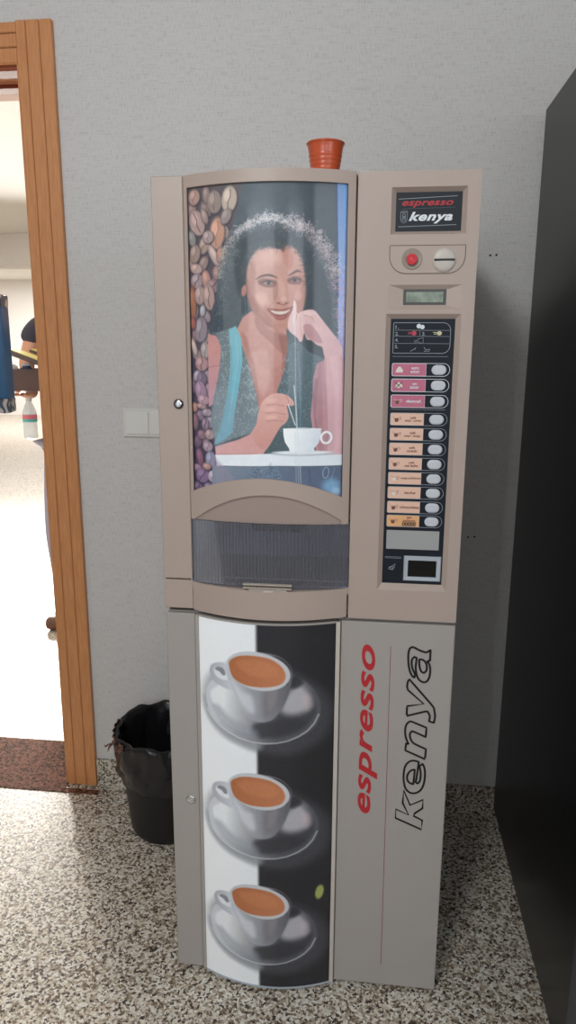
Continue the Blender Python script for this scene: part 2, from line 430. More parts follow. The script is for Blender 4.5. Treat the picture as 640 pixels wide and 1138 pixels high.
('ell',(46,40,52),1.5,(79.2,56.1),(10.8,16),30,0.6),
('ell',(147,133,129),2.2,(78,54.5),(9.1,14.3),30,1),
('ell',(183,167,162),2.5,(75.6,50.4),(4.1,6.5),30,0.7),
('ell',(46,40,52),1.5,(14.6,117.5),(12.6,17.8),10,0.6),
('ell',(156,133,122),2.2,(13.3,115.8),(11,16.1),10,1),
('ell',(194,167,154),2.5,(10.2,110.9),(4.9,7.3),10,0.7),
('line',(70,59,54),1.7,[(16.3,103.8),(16.1,112.3),(10.5,119.3),(10.3,127.8)],0.4,1.2),
('ell',(46,40,52),1.5,(16.6,144.2),(14.4,10.6),15,0.6),
('ell',(181,152,145),2.2,(15.3,142.5),(12.8,9),15,1),
('ell',(223,189,181),2.5,(11.6,139.7),(5.8,4),15,0.7),
('line',(81,68,65),1.7,[(17.7,135.9),(18,140.6),(12.7,144.4),(13,149.1)],0.4,1.2),
('ell',(46,40,52),1.5,(54.2,123),(9,24.1),-28,0.6),
('ell',(184,159,153),2.2,(53,121.3),(7.3,22.4),-28,1),
('ell',(227,198,191),2.5,(51.1,114.9),(3.3,10.1),-28,0.7),
('ell',(46,40,52),1.5,(67.5,122),(9.9,16),5,0.6),
('ell',(168,124,110),2.2,(66.2,120.4),(8.2,14.3),5,1),
('ell',(208,157,140),2.5,(64.1,116.2),(3.7,6.5),5,0.7),
('ell',(46,40,52),1.5,(17.4,165.9),(14.4,15.1),20,0.6),
('ell',(156,136,141),2.2,(16.1,164.2),(12.8,13.4),20,1),
('ell',(194,171,176),2.5,(12.4,160.1),(5.8,6.1),20,0.7),
('line',(70,61,63),1.7,[(20.7,154.6),(19.4,161.4),(12.8,167),(11.5,173.9)],0.85,1.2),
('ell',(46,40,52),1.5,(37.2,163.5),(10.8,17.8),-10,0.6),
('ell',(176,133,123),2.2,(36,161.9),(9.1,16.1),-10,1),
('ell',(217,167,155),2.5,(33.5,157.1),(4.1,7.3),-10,0.7),
('ell',(46,40,52),1.5,(42.6,89.3),(12.6,12.4),0,0.6),
('ell',(167,145,144),2.2,(41.4,87.7),(11,10.8),0,1),
('ell',(207,181,180),2.5,(38.4,84.4),(4.9,4.8),0,0.7),
('line',(75,65,64),1.7,[(41.5,79.6),(43.3,85.4),(39.5,90),(41.2,95.8)],0.4,1.2),
('ell',(46,40,52),1.5,(59.7,153.3),(10.8,14.2),0,0.6),
('ell',(152,115,112),2.2,(58.4,151.6),(9.1,12.5),0,1),
('ell',(189,146,143),2.5,(56,147.9),(4.1,5.6),0,0.7),
('ell',(46,40,52),1.5,(50,176.9),(14.4,14.2),40,0.6),
('ell',(144,115,119),2.2,(48.8,175.2),(12.8,12.5),40,1),
('ell',(180,146,151),2.5,(45.3,171.4),(5.8,5.6),40,0.7),
('line',(64,51,53),1.7,[(56.1,168),(52.8,173.1),(44.7,177.3),(41.4,182.4)],0.85,1.2),
('ell',(46,40,52),1.5,(7.1,204.7),(9,32.1),0,0.6),
('ell',(162,106,80),2.2,(5.7,203),(7.3,30.5),0,1),
('ell',(201,136,105),2.5,(3.8,193.8),(3.3,13.7),0,0.7),
('ell',(46,40,52),1.5,(23.2,192.1),(12.6,18.7),0,0.6),
('ell',(170,142,137),2.2,(21.9,190.4),(11,17),0,1),
('ell',(210,178,172),2.5,(18.8,185.3),(4.9,7.7),0,0.7),
('line',(76,63,61),1.7,[(22.2,177.1),(23.9,186.5),(19.8,194.4),(21.5,203.8)],0.4,1.2),
('ell',(46,40,52),1.5,(42.2,196),(13.5,25),-5,0.6),
('ell',(171,142,135),2.2,(40.9,194.3),(11.9,23.3),-5,1),
('ell',(212,178,169),2.5,(37.7,187.4),(5.3,10.5),-5,0.7),
('line',(76,63,60),1.7,[(39.4,176.2),(42.3,188.9),(39.4,199.7),(42.3,212.5)],0.85,1.2),
('ell',(46,40,52),1.5,(28.3,220),(7.1,12.4),10,0.6),
('ell',(169,165,169),2.2,(27,218.4),(5.5,10.8),10,1),
('ell',(209,205,209),2.5,(25.5,215.1),(2.5,4.8),10,0.7),
('ell',(46,40,52),1.5,(23.6,254.7),(15.4,25),5,0.6),
('ell',(143,128,136),2.2,(22.2,253),(13.7,23.3),5,1),
('ell',(179,161,171),2.5,(18.3,245.9),(6.2,10.5),5,0.7),
('line',(64,57,61),1.7,[(24.6,234.5),(24.9,247.4),(19.5,258.5),(19.8,271.6)],0.4,1.2),
('ell',(46,40,52),1.5,(7,242.8),(7.1,12.4),0,0.6),
('ell',(162,93,85),2.2,(5.7,241.1),(5.5,10.8),0,1),
('ell',(201,120,111),2.5,(4.1,237.8),(2.5,4.8),0,0.7),
('ell',(46,40,52),1.5,(32.4,293.1),(11.7,16.9),0,0.6),
('ell',(164,149,147),2.2,(31,291.4),(10,15.2),0,1),
('ell',(203,186,183),2.5,(28.2,286.8),(4.5,6.9),0,0.7),
('line',(73,67,66),1.7,[(31.3,279.1),(33.1,287.7),(29,295.1),(30.8,303.8)],0.4,1.2),
('ell',(46,40,52),1.5,(7.8,286.4),(7.1,17.8),-15,0.6),
('ell',(191,169,159),2.2,(6.4,284.7),(5.5,16.1),-15,1),
('ell',(235,209,198),2.5,(4.9,279.8),(2.5,7.3),-15,0.7),
('ell',(46,40,52),1.5,(23.9,318.5),(15.4,15.1),0,0.6),
('ell',(169,131,133),2.2,(22.6,316.8),(13.7,13.4),0,1),
('ell',(209,165,167),2.5,(18.6,312.7),(6.2,6.1),0,0.7),
('line',(76,58,59),1.7,[(22.9,305.8),(24.7,313.5),(20.5,320.1),(22.3,327.8)],0.85,1.2),
('ell',(46,40,52),1.5,(13.4,340.8),(9,12.4),30,0.6),
('ell',(168,152,164),2.2,(12,339.2),(7.3,10.8),30,1),
('ell',(208,189,203),2.5,(9.9,335.9),(3.3,4.8),30,0.7),
('ell',(46,40,52),1.5,(23.2,347.5),(11.7,16),0,0.6),
('ell',(116,101,119),2.2,(21.9,345.8),(10,14.3),0,1),
('ell',(147,130,151),2.5,(19,341.4),(4.5,6.5),0,0.7),
('line',(52,45,53),1.7,[(22.2,334),(24,342.2),(19.8,349.4),(21.6,357.6)],0.4,1.2),
('ell',(46,40,52),1.5,(20.7,369.9),(13.5,21.4),-10,0.6),
('ell',(156,126,148),2.2,(19.3,368.2),(11.9,19.7),-10,1),
('ell',(194,159,185),2.5,(15.9,362.2),(5.3,8.9),-10,0.7),
('line',(70,56,66),1.7,[(16.4,352.2),(20.5,363.3),(18.2,373.1),(22.2,384.3)],0.4,1.2),
('ell',(46,40,52),1.5,(5.6,401.8),(9,10.6),0,0.6),
('ell',(188,133,119),2.2,(4.2,400.2),(7.3,9),0,1),
('ell',(231,167,151),2.5,(2,397.4),(3.3,4),0,0.7),
('ell',(46,40,52),1.5,(26.2,387),(14.4,11.5),10,0.6),
('ell',(171,138,150),2.2,(24.9,385.3),(12.8,9.9),10,1),
('ell',(212,173,187),2.5,(21.1,382.3),(5.8,4.4),10,0.7),
('line',(76,62,67),1.7,[(26.7,377.1),(27.4,382.8),(22.3,387.8),(23,393.5)],0.4,1.2),
('ell',(46,40,52),1.5,(22,399.3),(12.6,7),5,0.6),
('ell',(169,135,135),2.2,(20.6,397.6),(11,5.4),5,1),
('ell',(209,169,169),2.5,(17.3,396.1),(4.9,2.4),5,0.7),
('line',(76,60,60),1.7,[(21.2,393.1),(22.8,396.2),(18.4,399.1),(20,402.2)],0.4,1.2),
('ell',(46,40,52),1.5,(33.6,410.9),(12.6,8.8),0,0.6),
('ell',(157,142,151),2.2,(32.3,409.3),(11,7.2),0,1),
('ell',(195,178,188),2.5,(29,407.2),(4.9,3.2),0,0.7),
('line',(70,63,67),1.7,[(32.4,403.2),(34.3,407.4),(30.2,411.2),(32.1,415.3)],0.4,1.2),
('ell',(46,40,52),1.5,(6.9,430),(8.1,17.8),0,0.6),
('ell',(134,100,109),2.2,(5.5,428.3),(6.4,16.1),0,1),
('ell',(168,129,139),2.5,(3.7,423.2),(2.9,7.3),0,0.7),
('ell',(46,40,52),1.5,(29.1,433.9),(9,14.2),0,0.6),
('ell',(143,119,138),2.2,(27.8,432.2),(7.3,12.5),0,1),
('ell',(179,151,173),2.5,(25.7,428.4),(3.3,5.6),0,0.7),
('line',(64,53,62),1.7,[(28,421.6),(29.8,428.9),(25.7,435.5),(27.5,442.9)],0.85,1.2),
('ell',(46,40,52),1.5,(20.6,454.7),(10.8,10.6),0,0.6),
('ell',(135,102,116),2.2,(19.2,453),(9.1,9),0,1),
('ell',(169,131,147),2.5,(16.5,450.4),(4.1,4),0,0.7),
('ell',(46,40,52),1.5,(38.6,453.5),(11.7,11.5),0,0.6),
('ell',(167,142,142),2.2,(37.2,451.9),(10,9.9),0,1),
('ell',(207,178,178),2.5,(34.3,448.9),(4.5,4.4),0,0.7),
('line',(75,63,63),1.7,[(37.4,443.5),(39.3,449.2),(35.2,454.5),(37.1,460.3)],0.4,1.2),
('ell',(46,40,52),1.5,(15.4,498.9),(9,18.7),-8,0.6),
('ell',(129,84,107),2.2,(14,497.2),(7.3,17),-8,1),
('ell',(162,110,137),2.5,(11.9,491.9),(3.3,7.7),-8,0.7),
('ell',(46,40,52),1.5,(34.1,477.7),(12.6,11.5),0,0.6),
('ell',(161,139,151),2.2,(32.7,476),(11,9.9),0,1),
('ell',(200,174,188),2.5,(29.5,473.1),(4.9,4.4),0,0.7),
('line',(72,62,67),1.7,[(32.9,467.6),(34.8,473.4),(30.7,478.7),(32.6,484.5)],0.4,1.2),
('ell',(46,40,52),1.5,(39.5,502.2),(12.6,17.8),0,0.6),
('ell',(141,138,160),2.2,(38.2,500.6),(11,16.1),0,1),
('ell',(176,173,199),2.5,(35,495.6),(4.9,7.3),0,0.7),
('line',(63,62,72),1.7,[(38.5,486.7),(40.2,496.2),(36.1,504.9),(37.9,514.5)],0.4,1.2),
('ell',(46,40,52),1.5,(9.7,521.1),(10.8,8.8),0,0.6),
('ell',(147,115,136),2.2,(8.2,519.5),(9.1,7.2),0,1),
('ell',(183,146,171),2.5,(5.4,517.4),(4.1,3.2),0,0.7),
('ell',(46,40,52),1.5,(20.6,536.4),(16.3,16),30,0.6),
('ell',(126,101,134),2.2,(19.2,534.7),(14.6,14.3),30,1),
('ell',(159,130,168),2.5,(14.8,530.4),(6.6,6.5),30,0.7),
('line',(56,45,60),1.7,[(26.6,523.1),(23.5,531),(15,538.4),(11.8,546.4)],0.85,1.2),
('ell',(46,40,52),1.5,(44.8,535.9),(13.5,14.2),20,0.6),
('ell',(168,153,171),2.2,(43.4,534.2),(11.9,12.5),20,1),
('ell',(208,191,212),2.5,(39.9,530.4),(5.3,5.6),20,0.7),
('line',(75,68,76),1.7,[(47.7,523.6),(46.7,530.9),(40.1,537.6),(39.1,544.9)],0.4,1.2),
('ell',(46,40,52),1.5,(9.7,561.3),(14.4,11.5),30,0.6),
('ell',(118,93,124),2.2,(8.2,559.7),(12.8,9.9),30,1),
('ell',(150,120,157),2.5,(4.3,556.9),(5.8,4.4),30,0.7),
('line',(53,41,55),1.7,[(13.4,551.5),(11.9,557),(4.5,562.4),(3,567.9)],0.85,1.2),
('ell',(46,40,52),1.5,(34.3,558.6),(12.6,10.6),0,0.6),
('ell',(130,114,145),2.2,(33,556.9),(11,9),0,1),
('ell',(164,145,181),2.5,(29.7,554.3),(4.9,4),0,0.7),
('line',(58,51,65),1.7,[(33.1,549.1),(35,554.4),(30.9,559.5),(32.8,564.8)],0.4,1.2),
('ell',(46,40,52),1.5,(31.2,517.3),(10.8,7.9),0,0.6),
('ell',(176,133,129),2.2,(29.9,515.6),(9.1,6.3),0,1),
('ell',(217,167,162),2.5,(27.1,513.8),(4.1,2.8),0,0.7),
('poly',(76,87,94),4,[(62.2,147),(86.1,97.9),(118.8,74.7),(160,66.5),(208.1,72.6),(243.2,94.6),(266,132.4),(276.5,179.2),(280.5,308.4),(242.9,324.9),(159.8,308.8),(94.3,276.4),(65.5,269.8),(55.2,227.1)],1,0.95),
('poly',(52,62,70),4,[(221.1,110.4),(243.6,125.4),(266.8,179.4),(275,275.6),(278.9,308.4),(234.5,308.5),(222.1,219.8),(226.6,180.2)],1,0.9),
('poly',(98,106,110),3,[(67.8,131.5),(96.4,104.6),(116.7,125.3),(105.7,195.8),(108.7,252),(67.4,263.2)],1,0.6),
('poly',(62,72,82),1.5,[(50,207.5),(68.6,195),(69.4,256.7),(39.5,259.8)],0,0.9),
('poly',(48,57,64),1.5,[(106.7,101.8),(116.9,96),(117.6,219.8),(105.4,227.8)],0,0.45),
('poly',(56,66,73),5,[(96.4,104.6),(118.7,86.9),(160,77.1),(208.2,84.7),(237,105.5),(250.3,148.5),(233.2,195.9),(221.5,149),(208.4,118.3),(159.9,112.2),(133.5,124.2),(113,158),(102.3,195.7),(92.4,148.1)],1,0.8),
('tufts',[(120,118,120),(140,134,134)],1.2,[(63.8,156.6),(69.7,128.4),(79,103.8),(96.6,86.1),(118.8,71.6),(143.7,63.2),(168.1,63.6),(192.1,69.7),(216.1,78.5),(236.8,91.7),(252.9,106.6),(265.9,126.2)],420,8,4,0.35),
('tufts',[(182,168,162),(160,150,146),(200,188,180)],1.1,[(63.8,159.8),(67.8,131.5),(77.1,106.9),(94.9,87.5)],190,5,3.2,0.55),
('tufts',[(206,204,206),(180,178,182),(236,232,234),(212,196,198)],1.1,[(94.9,84.5),(118.8,70.9),(143.7,61.7),(168.1,59.1),(192.1,66.7)],420,4.5,3,0.6),
('tufts',[(210,190,194),(186,162,164),(230,216,218),(160,140,146)],1.1,[(192.1,65.2),(216,72.4),(236.7,85.6),(252.8,102),(265.8,120),(275.8,141.5),(281,160.1)],620,7.5,3.2,0.6),
('tufts',[(120,104,112),(96,88,98)],1.2,[(224.1,90.5),(243.4,108.4),(256.4,129.6),(268,154.2),(273.3,182.4)],200,6,4,0.4),
('tufts',[(200,162,186),(174,122,146),(166,146,196),(212,192,212)],1.2,[(281,163.2),(288.1,191.5),(290.3,218.7),(292.5,246.1),(293.1,275.5),(292,305.1)],330,8,3.2,0.6),
('scatter',[(96,108,118),(46,56,64)],1.1,[(50,207.5),(68.6,195),(69.4,256.7),(39.5,259.8)],70,4,0.4),
('poly',((196,146,136),(186,126,116),(143,260.1),(159.7,375.1)),1.5,[(108.9,231),(126.2,219.9),(159.8,247.2),(189.7,253.5),(193.1,284.2),(191.6,325.1),(181.7,361.5),(173.3,388.4),(139,402.3),(125.4,342.1),(104.9,284.5),(94.6,256.8)],0,1),
('poly',(150,100,92),3,[(132.9,231.1),(159.8,253.6),(189.7,263.2),(189.9,300.5),(159.8,276.2),(136.2,253.6)],1,0.45),
('poly',(132,84,78),2,[(174.8,263.3),(193,263.2),(190,341.6),(180,341.6),(183.2,300.5)],0,0.5),
('poly',(170,116,106),2,[(159.8,325.3),(189.9,316.9),(180,361.5),(169.9,368.3)],0,0.35),
('poly',((200,142,138),(192,148,158),(50.2,293),(48.5,377.5)),1,[(37.5,261.4),(54.5,264.8),(65.3,283),(60.9,323),(54.5,363.7),(52.1,389.4),(36.4,398.7)],0,1),
('line',(160,96,96),1.4,[(36.1,323.4),(60.9,319.6)],0.6,1.2),
('poly',((112,126,130),(118,132,140),(72.7,276.4),(70,445.7)),1.2,[(54.6,259.9),(84,250.2),(94.6,253.5),(108.3,286.2),(123.7,328.9),(133.9,370.4),(139,405.7),(131.8,443.4),(92.2,455.1),(50.5,471.3),(39.7,429.8),(48.5,377.5),(60.8,326.4),(65.2,289.6)],0,1),
('poly',((86,104,110),(78,98,106),(209.7,292.3),(210.7,442.4)),1.2,[(193.1,282.6),(209.5,272.8),(234.3,295.4),(252.5,301.9),(262.4,308.4),(246.2,324.9),(236.9,374.8),(239,411.9),(246,439.3),(190.4,439),(159.6,485.8),(150.9,486),(168.3,442.6),(197,400),(173.3,374.9),(173.3,364.9),(186.6,328.4)],0,1),
('poly',(70,88,94),1.5,[(159.6,442.8),(193.8,432.2),(197.4,482),(149.2,486.1)],0,1),
('scatter',[(176,190,192),(198,206,206),(90,100,106)],1.2,[(54.6,259.9),(84,250.2),(94.6,253.5),(108.3,286.2),(123.7,328.9),(133.9,370.4),(139,405.7),(131.8,443.4),(92.2,455.1),(50.5,471.3),(39.7,429.8),(48.5,377.5),(60.8,326.4),(65.2,289.6)],900,1.5,0.42),
('line',(190,202,204),1.4,[(104.4,317.5),(109.9,327.4),(115.6,317.4),(121.2,327.3),(126.8,317.3)],0.6,1.2),
('line',(190,202,204),1.4,[(107.5,344),(113.1,354),(118.8,343.9),(124.3,353.8),(130,343.7)],0.6,1.2),
('line',(190,202,204),1.4,[(110.7,370.8),(116.3,380.8),(122,370.6),(127.5,380.6),(133.1,370.4)],0.6,1.2),
('line',(190,202,204),1.4,[(113.8,397.8),(119.4,407.8),(125.2,397.5),(130.7,407.6),(136.4,397.3)],0.6,1.2),
('scatter',[(140,158,162),(160,176,178),(60,74,82)],1.1,[(193.1,282.6),(209.5,272.8),(234.3,295.4),(252.5,301.9),(262.4,308.4),(246.2,324.9),(236.9,374.8),(239,411.9),(246,439.3),(190.4,439),(159.6,485.8),(150.9,486),(168.3,442.6),(197,400),(173.3,374.9),(173.3,364.9),(186.6,328.4)],520,1.6,0.36),
('line',(170,184,186),1.1,[(178.2,304.6),(182.6,312.8),(186.9,304.6),(191.2,312.8),(195.5,304.6)],0.5,1.2),
('line',(170,184,186),1.1,[(178.3,324.3),(182.6,332.5),(187,324.3),(191.3,332.5),(195.6,324.2)],0.5,1.2),
('line',(170,184,186),1.1,[(178.3,344.1),(182.7,352.4),(187,344.1),(191.4,352.3),(195.7,344)],0.5,1.2),
('line',(170,184,186),1.1,[(178.4,364.1),(182.8,372.4),(187.1,364),(191.5,372.3),(195.8,364)],0.5,1.2),
('line',(92,130,160),3,[(211.3,295.5),(215,341.5),(217.1,400),(215.8,439)],0.6,1.2),
('poly',((128,184,196),(112,172,192),(94.3,276.4),(70.3,428.3)),1.2,[(80.3,253.5),(94.7,247),(105,269.8),(107.2,309.2),(100.6,350.8),(92.9,393.2),(85,445),(69.8,459.6),(46.6,471.5),(62.8,428.7),(74.8,376.7),(82.9,326),(83.4,289.5)],0,1),
('line',(150,205,214),2.2,[(94.5,263.3),(97.5,309.3),(89.7,359.5),(77.8,428)],0.5,1.2),
('line',(86,140,158),1.5,[(85.3,284.6),(86.5,326),(76.6,385.2),(58.7,446.3)],0.5,1.2),
('poly',((184,134,142),(192,142,148),(246.4,341.5),(258.3,477.5)),1.3,[(246.1,315.1),(265.7,305.1),(272.1,491.8),(248.4,491.1),(241,442.6),(235.6,411.9),(238.5,374.8),(239.8,341.5)],0,1),
('poly',(120,84,96),2,[(238.5,374.8),(243.1,341.5),(249.7,341.5),(245.7,412),(251.1,442.8),(244.4,446.1)],0,0.45),
('poly',((214,166,168),(206,160,168),(269,308.4),(294.9,443.9)),1.3,[(258.8,288.8),(275,275.6),(289.9,282),(294.6,308.4),(300.2,375.5),(301.3,426.8),(301.1,494.7),(265.3,493.3),(267.9,443.1),(265.1,375),(261,324.9)],0,1),
('line',(176,124,132),1.5,[(262.2,295.3),(264,358.2),(267.9,443.1),(266.9,486.4)],0.6,1.2),
('poly',(226,188,190),3,[(268.8,295.3),(281.9,291.9),(288.1,358.4),(290.7,487.2),(280.5,486.8),(280.1,375.2)],1,0.45),
('poly',(178,128,138),3,[(290.3,300.1),(299.5,341.8),(302.6,487.8),(297.5,487.5),(295.2,375.4)],1,0.45),
('poly',(150,106,112),3,[(247.8,324.9),(254.4,321.6),(260.1,486.2),(251.7,486),(247.5,425.6)],1,0.4),
('poly',(214,172,162),6,[(118.7,300.9),(153,292.5),(159.7,341.8),(146,375.2),(128.9,342.1)],1,0.45),
('poly',(150,98,90),3,[(105.1,263.3),(115.5,269.8),(130.7,322.2),(139.1,375.3),(135.6,385.5),(122,328.9)],1,0.4),
('poly',((202,158,146),(190,138,124),(135,149),(209.1,211.9)),3.2,[(126.8,124),(136.9,113.4),(153.4,109.1),(169.7,110.8),(177.8,112.3),(187.5,106.2),(201.9,109.2),(214.8,124.4),(221.5,149),(224.1,177.1),(223.6,199.1),(218.9,219.8),(209.2,235.8),(196.2,250.3),(179.8,256.8),(163.2,253.6),(146.4,242.4),(131.3,224.7),(121.2,202.3),(116.3,176.9),(117.3,148.7),(123.4,128.6)],1,1),
('poly',(62,62,66),2,[(169.7,100),(189.1,97),(189.1,107.7),(184.3,118.5),(177.8,112.3),(171.3,112.3)],1,0.8),
('poly',(176,104,84),3,[(181.1,115.4),(195.5,109.2),(202.1,133.8),(195.7,149.3),(184.4,133.9)],1,0.35),
('poly',(160,108,98),4,[(118.1,164.4),(126.3,196),(143.1,228),(163.2,247.2),(146.4,244),(126.2,221.5),(114.4,188)],1,0.5),
('poly',(168,116,106),4,[(208.6,149.2),(223.2,164.6),(222,203.9),(212.4,227.8),(205.8,204),(215.3,180.3)],1,0.45),
('ell',(224,182,170),5,(143.2,196.2),(11.6,10),0,0.55),
('ell',(216,170,160),4,(210.6,193),(6.6,8.3),0,0.5),
('ell',(222,180,166),6,(156.7,130.7),(19.9,11.6),0,0.45),
('ell',(216,172,158),2.5,(184.5,188.4),(4.1,14.9),0,0.6),
('scatter',[(60,60,64),(92,84,84)],1.2,[(109.9,126.7),(125.2,117.8),(143.5,107.4),(176.2,107.7),(195.5,101.6),(214.8,115.1),(224.7,149),(228.4,195.9),(221.9,196),(218.3,156.8),(205.2,124.5),(189.1,113.8),(159.9,116.8),(140.2,122.7),(126.7,136.4),(118,167.5),(111.2,167.4)],60,5,0.35),
('poly',(150,98,86),5,[(116.5,148.7),(126.7,133.3),(133.4,149),(131.5,188.2),(138.1,220),(124.5,208.7),(116.2,183.2)],1,0.4),
('ell',(226,184,172),5,(144.9,202.5),(13.3,10),20,0.4),
('tufts',[(70,78,84),(98,104,108),(56,62,68)],1.3,[(112.6,203.8),(106.1,164.1),(113.2,133),(130.2,114.8),(153.4,104.5),(174.6,107.7),(192.3,101.6),(210,112.1),(224.6,136.6),(228.2,180.2)],420,3.2,3.5,0.5),
('tufts',[(112,118,122),(88,96,102),(134,136,138)],1.2,[(66.2,227.3),(70.7,179.1),(82,139.9),(99.8,109.3)],260,6,4,0.35),
('ell',(180,126,116),1.2,(111,184.7),(4.6,10),10,1),
('poly',(92,68,62),1.3,[(133.3,165.4),(141.7,158.8),(153.3,155.8),(164.8,157.1),(173.8,163),(164.8,161.1),(153.3,159.8),(143.3,161.9)],1,0.85),
('poly',(88,64,58),1.3,[(192.5,159.4),(200.6,152.7),(209.4,148.2),(219.1,153.1),(210.3,152.3),(202.2,156.1)],1,0.85),
('poly',(118,80,74),2.4,[(138.3,166.2),(153.3,163.3),(171.4,168),(169.8,177.4),(153.3,178.9),(139.9,174.1)],1,0.75),
('poly',(120,78,76),1.6,[(192.6,163.3),(205.5,158.5),(216.8,163.1),(215.2,172.5),(202.3,174.2),(192.6,171.1)],1,0.75),
('ell',(170,160,156),1,(156.6,171.9),(7.3,2),0,0.75),
('ell',(66,60,58),0.8,(157.6,171.1),(3.7,3.3),0,1),
('ell',(158,142,142),1,(204.7,167.1),(6.3,1.8),0,0.6),
('ell',(58,46,48),0.8,(204.7,166.3),(3.5,3.2),0,1),
('line',(48,38,40),1.6,[(143.3,171),(151.6,167.6),(159.9,167.2),(168.1,171.1)],0.8,1.2),
('line',(48,36,38),1.6,[(195,167.2),(202.3,162.9),(208.7,162.9),(215.2,166.2)],0.8,1.2),
('poly',(146,96,84),3,[(164.8,169.6),(174.7,177.4),(173.1,196.3),(166.5,202.6),(164.8,183.7)],1,0.35),
('poly',(150,98,88),4,[(119.5,203.9),(133,224.7),(153.1,244),(173.2,255.2),(159.8,231.2),(143.1,215.2),(129.7,196.1)],1,0.4),
('line',(160,104,94),1.8,[(174.7,171.2),(172.2,188.4),(169,199.4)],0.4,1.2),
('line',(150,92,84),2,[(171.4,205.8),(178,208.1),(186.2,209.7),(194.4,205.7)],0.75,1.2),
('ell',(128,74,68),0.8,(175.6,206.5),(2.7,1.7),0,0.7),
('ell',(128,74,68),0.8,(189.5,206.5),(2.5,1.7),0,0.6),
('ell',(226,186,172),2,(184.6,199.4),(5.8,4.6),0,0.6),
('line',(164,106,96),1.6,[(164.8,205.8),(158.2,213.7),(154.8,221.6)],0.5,1.2),
('ell',(232,196,184),5,(178,177.4),(4.1,13.3),3,0.35),
('ell',(228,190,178),5,(161.6,124.5),(19.9,10),0,0.35),
('poly',(176,118,104),4,[(153.2,208.9),(146.5,221.6),(154.8,236),(166.5,240.8),(156.5,228),(154.9,216.8)],1,0.4),
('poly',(152,90,84),1.6,[(154,216.8),(166.5,216.1),(179.7,217.6),(191.2,215.2),(202.6,212),(197.7,224.7),(188,234.3),(176.4,236.8),(164.8,230.4)],1,1),
('poly',(222,208,196),1.3,[(161.5,219.7),(173.1,221),(186.3,220.6),(196.1,218.1),(190.4,223.8),(180.5,226.7),(170.6,225.8),(164.8,222.9)],1,1),
('line',(186,116,110),2.6,[(164.8,229.6),(174.8,232.8),(186.3,230.8)],0.7,1.2),
('ell',(176,120,108),2.5,(178.1,245.6),(10,3.3),0,0.35),
('poly',((222,184,180),(212,168,170),(209.1,219.9),(275.3,292)),1.1,[(204.1,202.5),(208.2,208.8),(209.2,224.6),(220.5,219.8),(233.5,217.3),(241.6,219.5),(249.8,229),(261.4,243.3),(274.7,259.3),(286.5,275.5),(291.8,295.2),(262.3,301.9),(255.5,285.5),(245.6,280.7),(235.7,272.6),(227.5,271.1),(222.5,259.8),(219.4,272.7),(214.5,275.2),(209.5,267.9),(201.2,261.5),(193.8,253.5),(192.9,240.7),(196.9,227.9),(201.8,216.7)],1,1),
('line',(176,124,122),1.3,[(209.2,226.2),(206,240.6),(202.8,256.7)],0.7,1.2),
('line',(170,118,118),1.3,[(222.2,227.7),(235.2,230.8),(241.8,240.3)],0.5,1.2),
('poly',(168,118,122),1.6,[(220.8,246.9),(232.1,243.6),(245.3,256.4),(255.4,275.7),(242.3,275.8),(227.5,266.2)],1,0.6),
('line',(186,140,140),1.2,[(215.7,231),(215.9,253.4),(219.3,269.5)],0.6,1.2),
('ell',(236,206,204),2,(231.9,224.4),(10,4.1),8,0.7),
('poly',(236,214,216),0.8,[(203.3,200.9),(206.6,208.8),(206.9,253.5),(202.9,259.9),(201,227.9)],1,0.55),
('poly',((216,166,164),(206,152,148),(60,481.3),(142.3,443.1)),1.1,[(48.5,474.9),(73.5,466.4),(99.5,458.2),(121.1,447.1),(135.4,426.2),(149.3,443),(159.6,463.4),(145.6,487),(50.1,492.5)],0,1),
('line',(178,126,124),1.6,[(52.1,489.7),(91.8,486.5),(133.3,483.9)],0.5,1.2),
('poly',((218,168,158),(202,146,136),(151.2,375.2),(168.3,459.8)),1.1,[(144.2,387),(156.3,375.1),(168.2,370),(180.1,369.9),(191.8,373.2),(201.9,381.5),(205.3,389.9),(200.3,393.2),(191.9,392.4),(193.7,403.4),(194.6,415.2),(188.7,425.4),(180.2,432.3),(171.7,446),(159.6,466.8),(149.2,477.4),(133.4,467.4),(126.5,446.9),(133.6,426.2),(137.2,405.7)],1,1),
('line',(164,108,102),1.3,[(152.8,392),(169.9,390.1),(186.9,393.3)],0.65,1.2),
('line',(164,108,102),1.3,[(151.1,407.2),(168.2,405.3),(188.6,408.5)],0.65,1.2),
('line',(164,108,102),1.3,[(154.5,422.4),(170,420.5),(185.3,422)],0.65,1.2),
('line',(164,108,102),1.3,[(190.2,374.8),(195.2,384.9),(191.9,391.6)],0.65,1.2),
('ell',(232,190,180),2,(161.4,383.4),(11.6,3.7),-4,0.5),
('ell',(232,190,180),2,(159.7,399.4),(11.6,3.7),-4,0.5),
('ell',(232,190,180),2,(161.4,414.6),(11.6,3.7),-4,0.5),
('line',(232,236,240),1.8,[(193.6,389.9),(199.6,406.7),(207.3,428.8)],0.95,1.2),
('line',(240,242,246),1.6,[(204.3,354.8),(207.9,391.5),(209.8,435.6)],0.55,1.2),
('poly',((232,236,240),(222,228,234),(88,493.7),(278.9,492)),0.9,[(48.2,490.9),(159.6,484.1),(302.6,486.9),(303,508.1),(176.9,507.3),(51.7,512)],0,1),
('poly',((122,134,150),(84,98,122),(68.8,525),(228.5,538.1)),1.2,[(41.9,513.7),(176.9,508.2),(303.1,509),(304.7,586.1),(40.3,590.9)],0,1),
('poly',(150,138,158),5,[(42.3,491.3),(68.9,516.1),(91.2,541.3),(48.8,562.7)],0,0.5),
('scatter',[(70,96,120),(130,176,196),(60,70,92)],1.3,[(124.3,511.3),(180.4,509.9),(180.4,530.9),(124.1,532.4)],60,3,0.5),
('ell',(126,176,214),9,(276.4,548.5),(16.6,14.9),0,0.8),
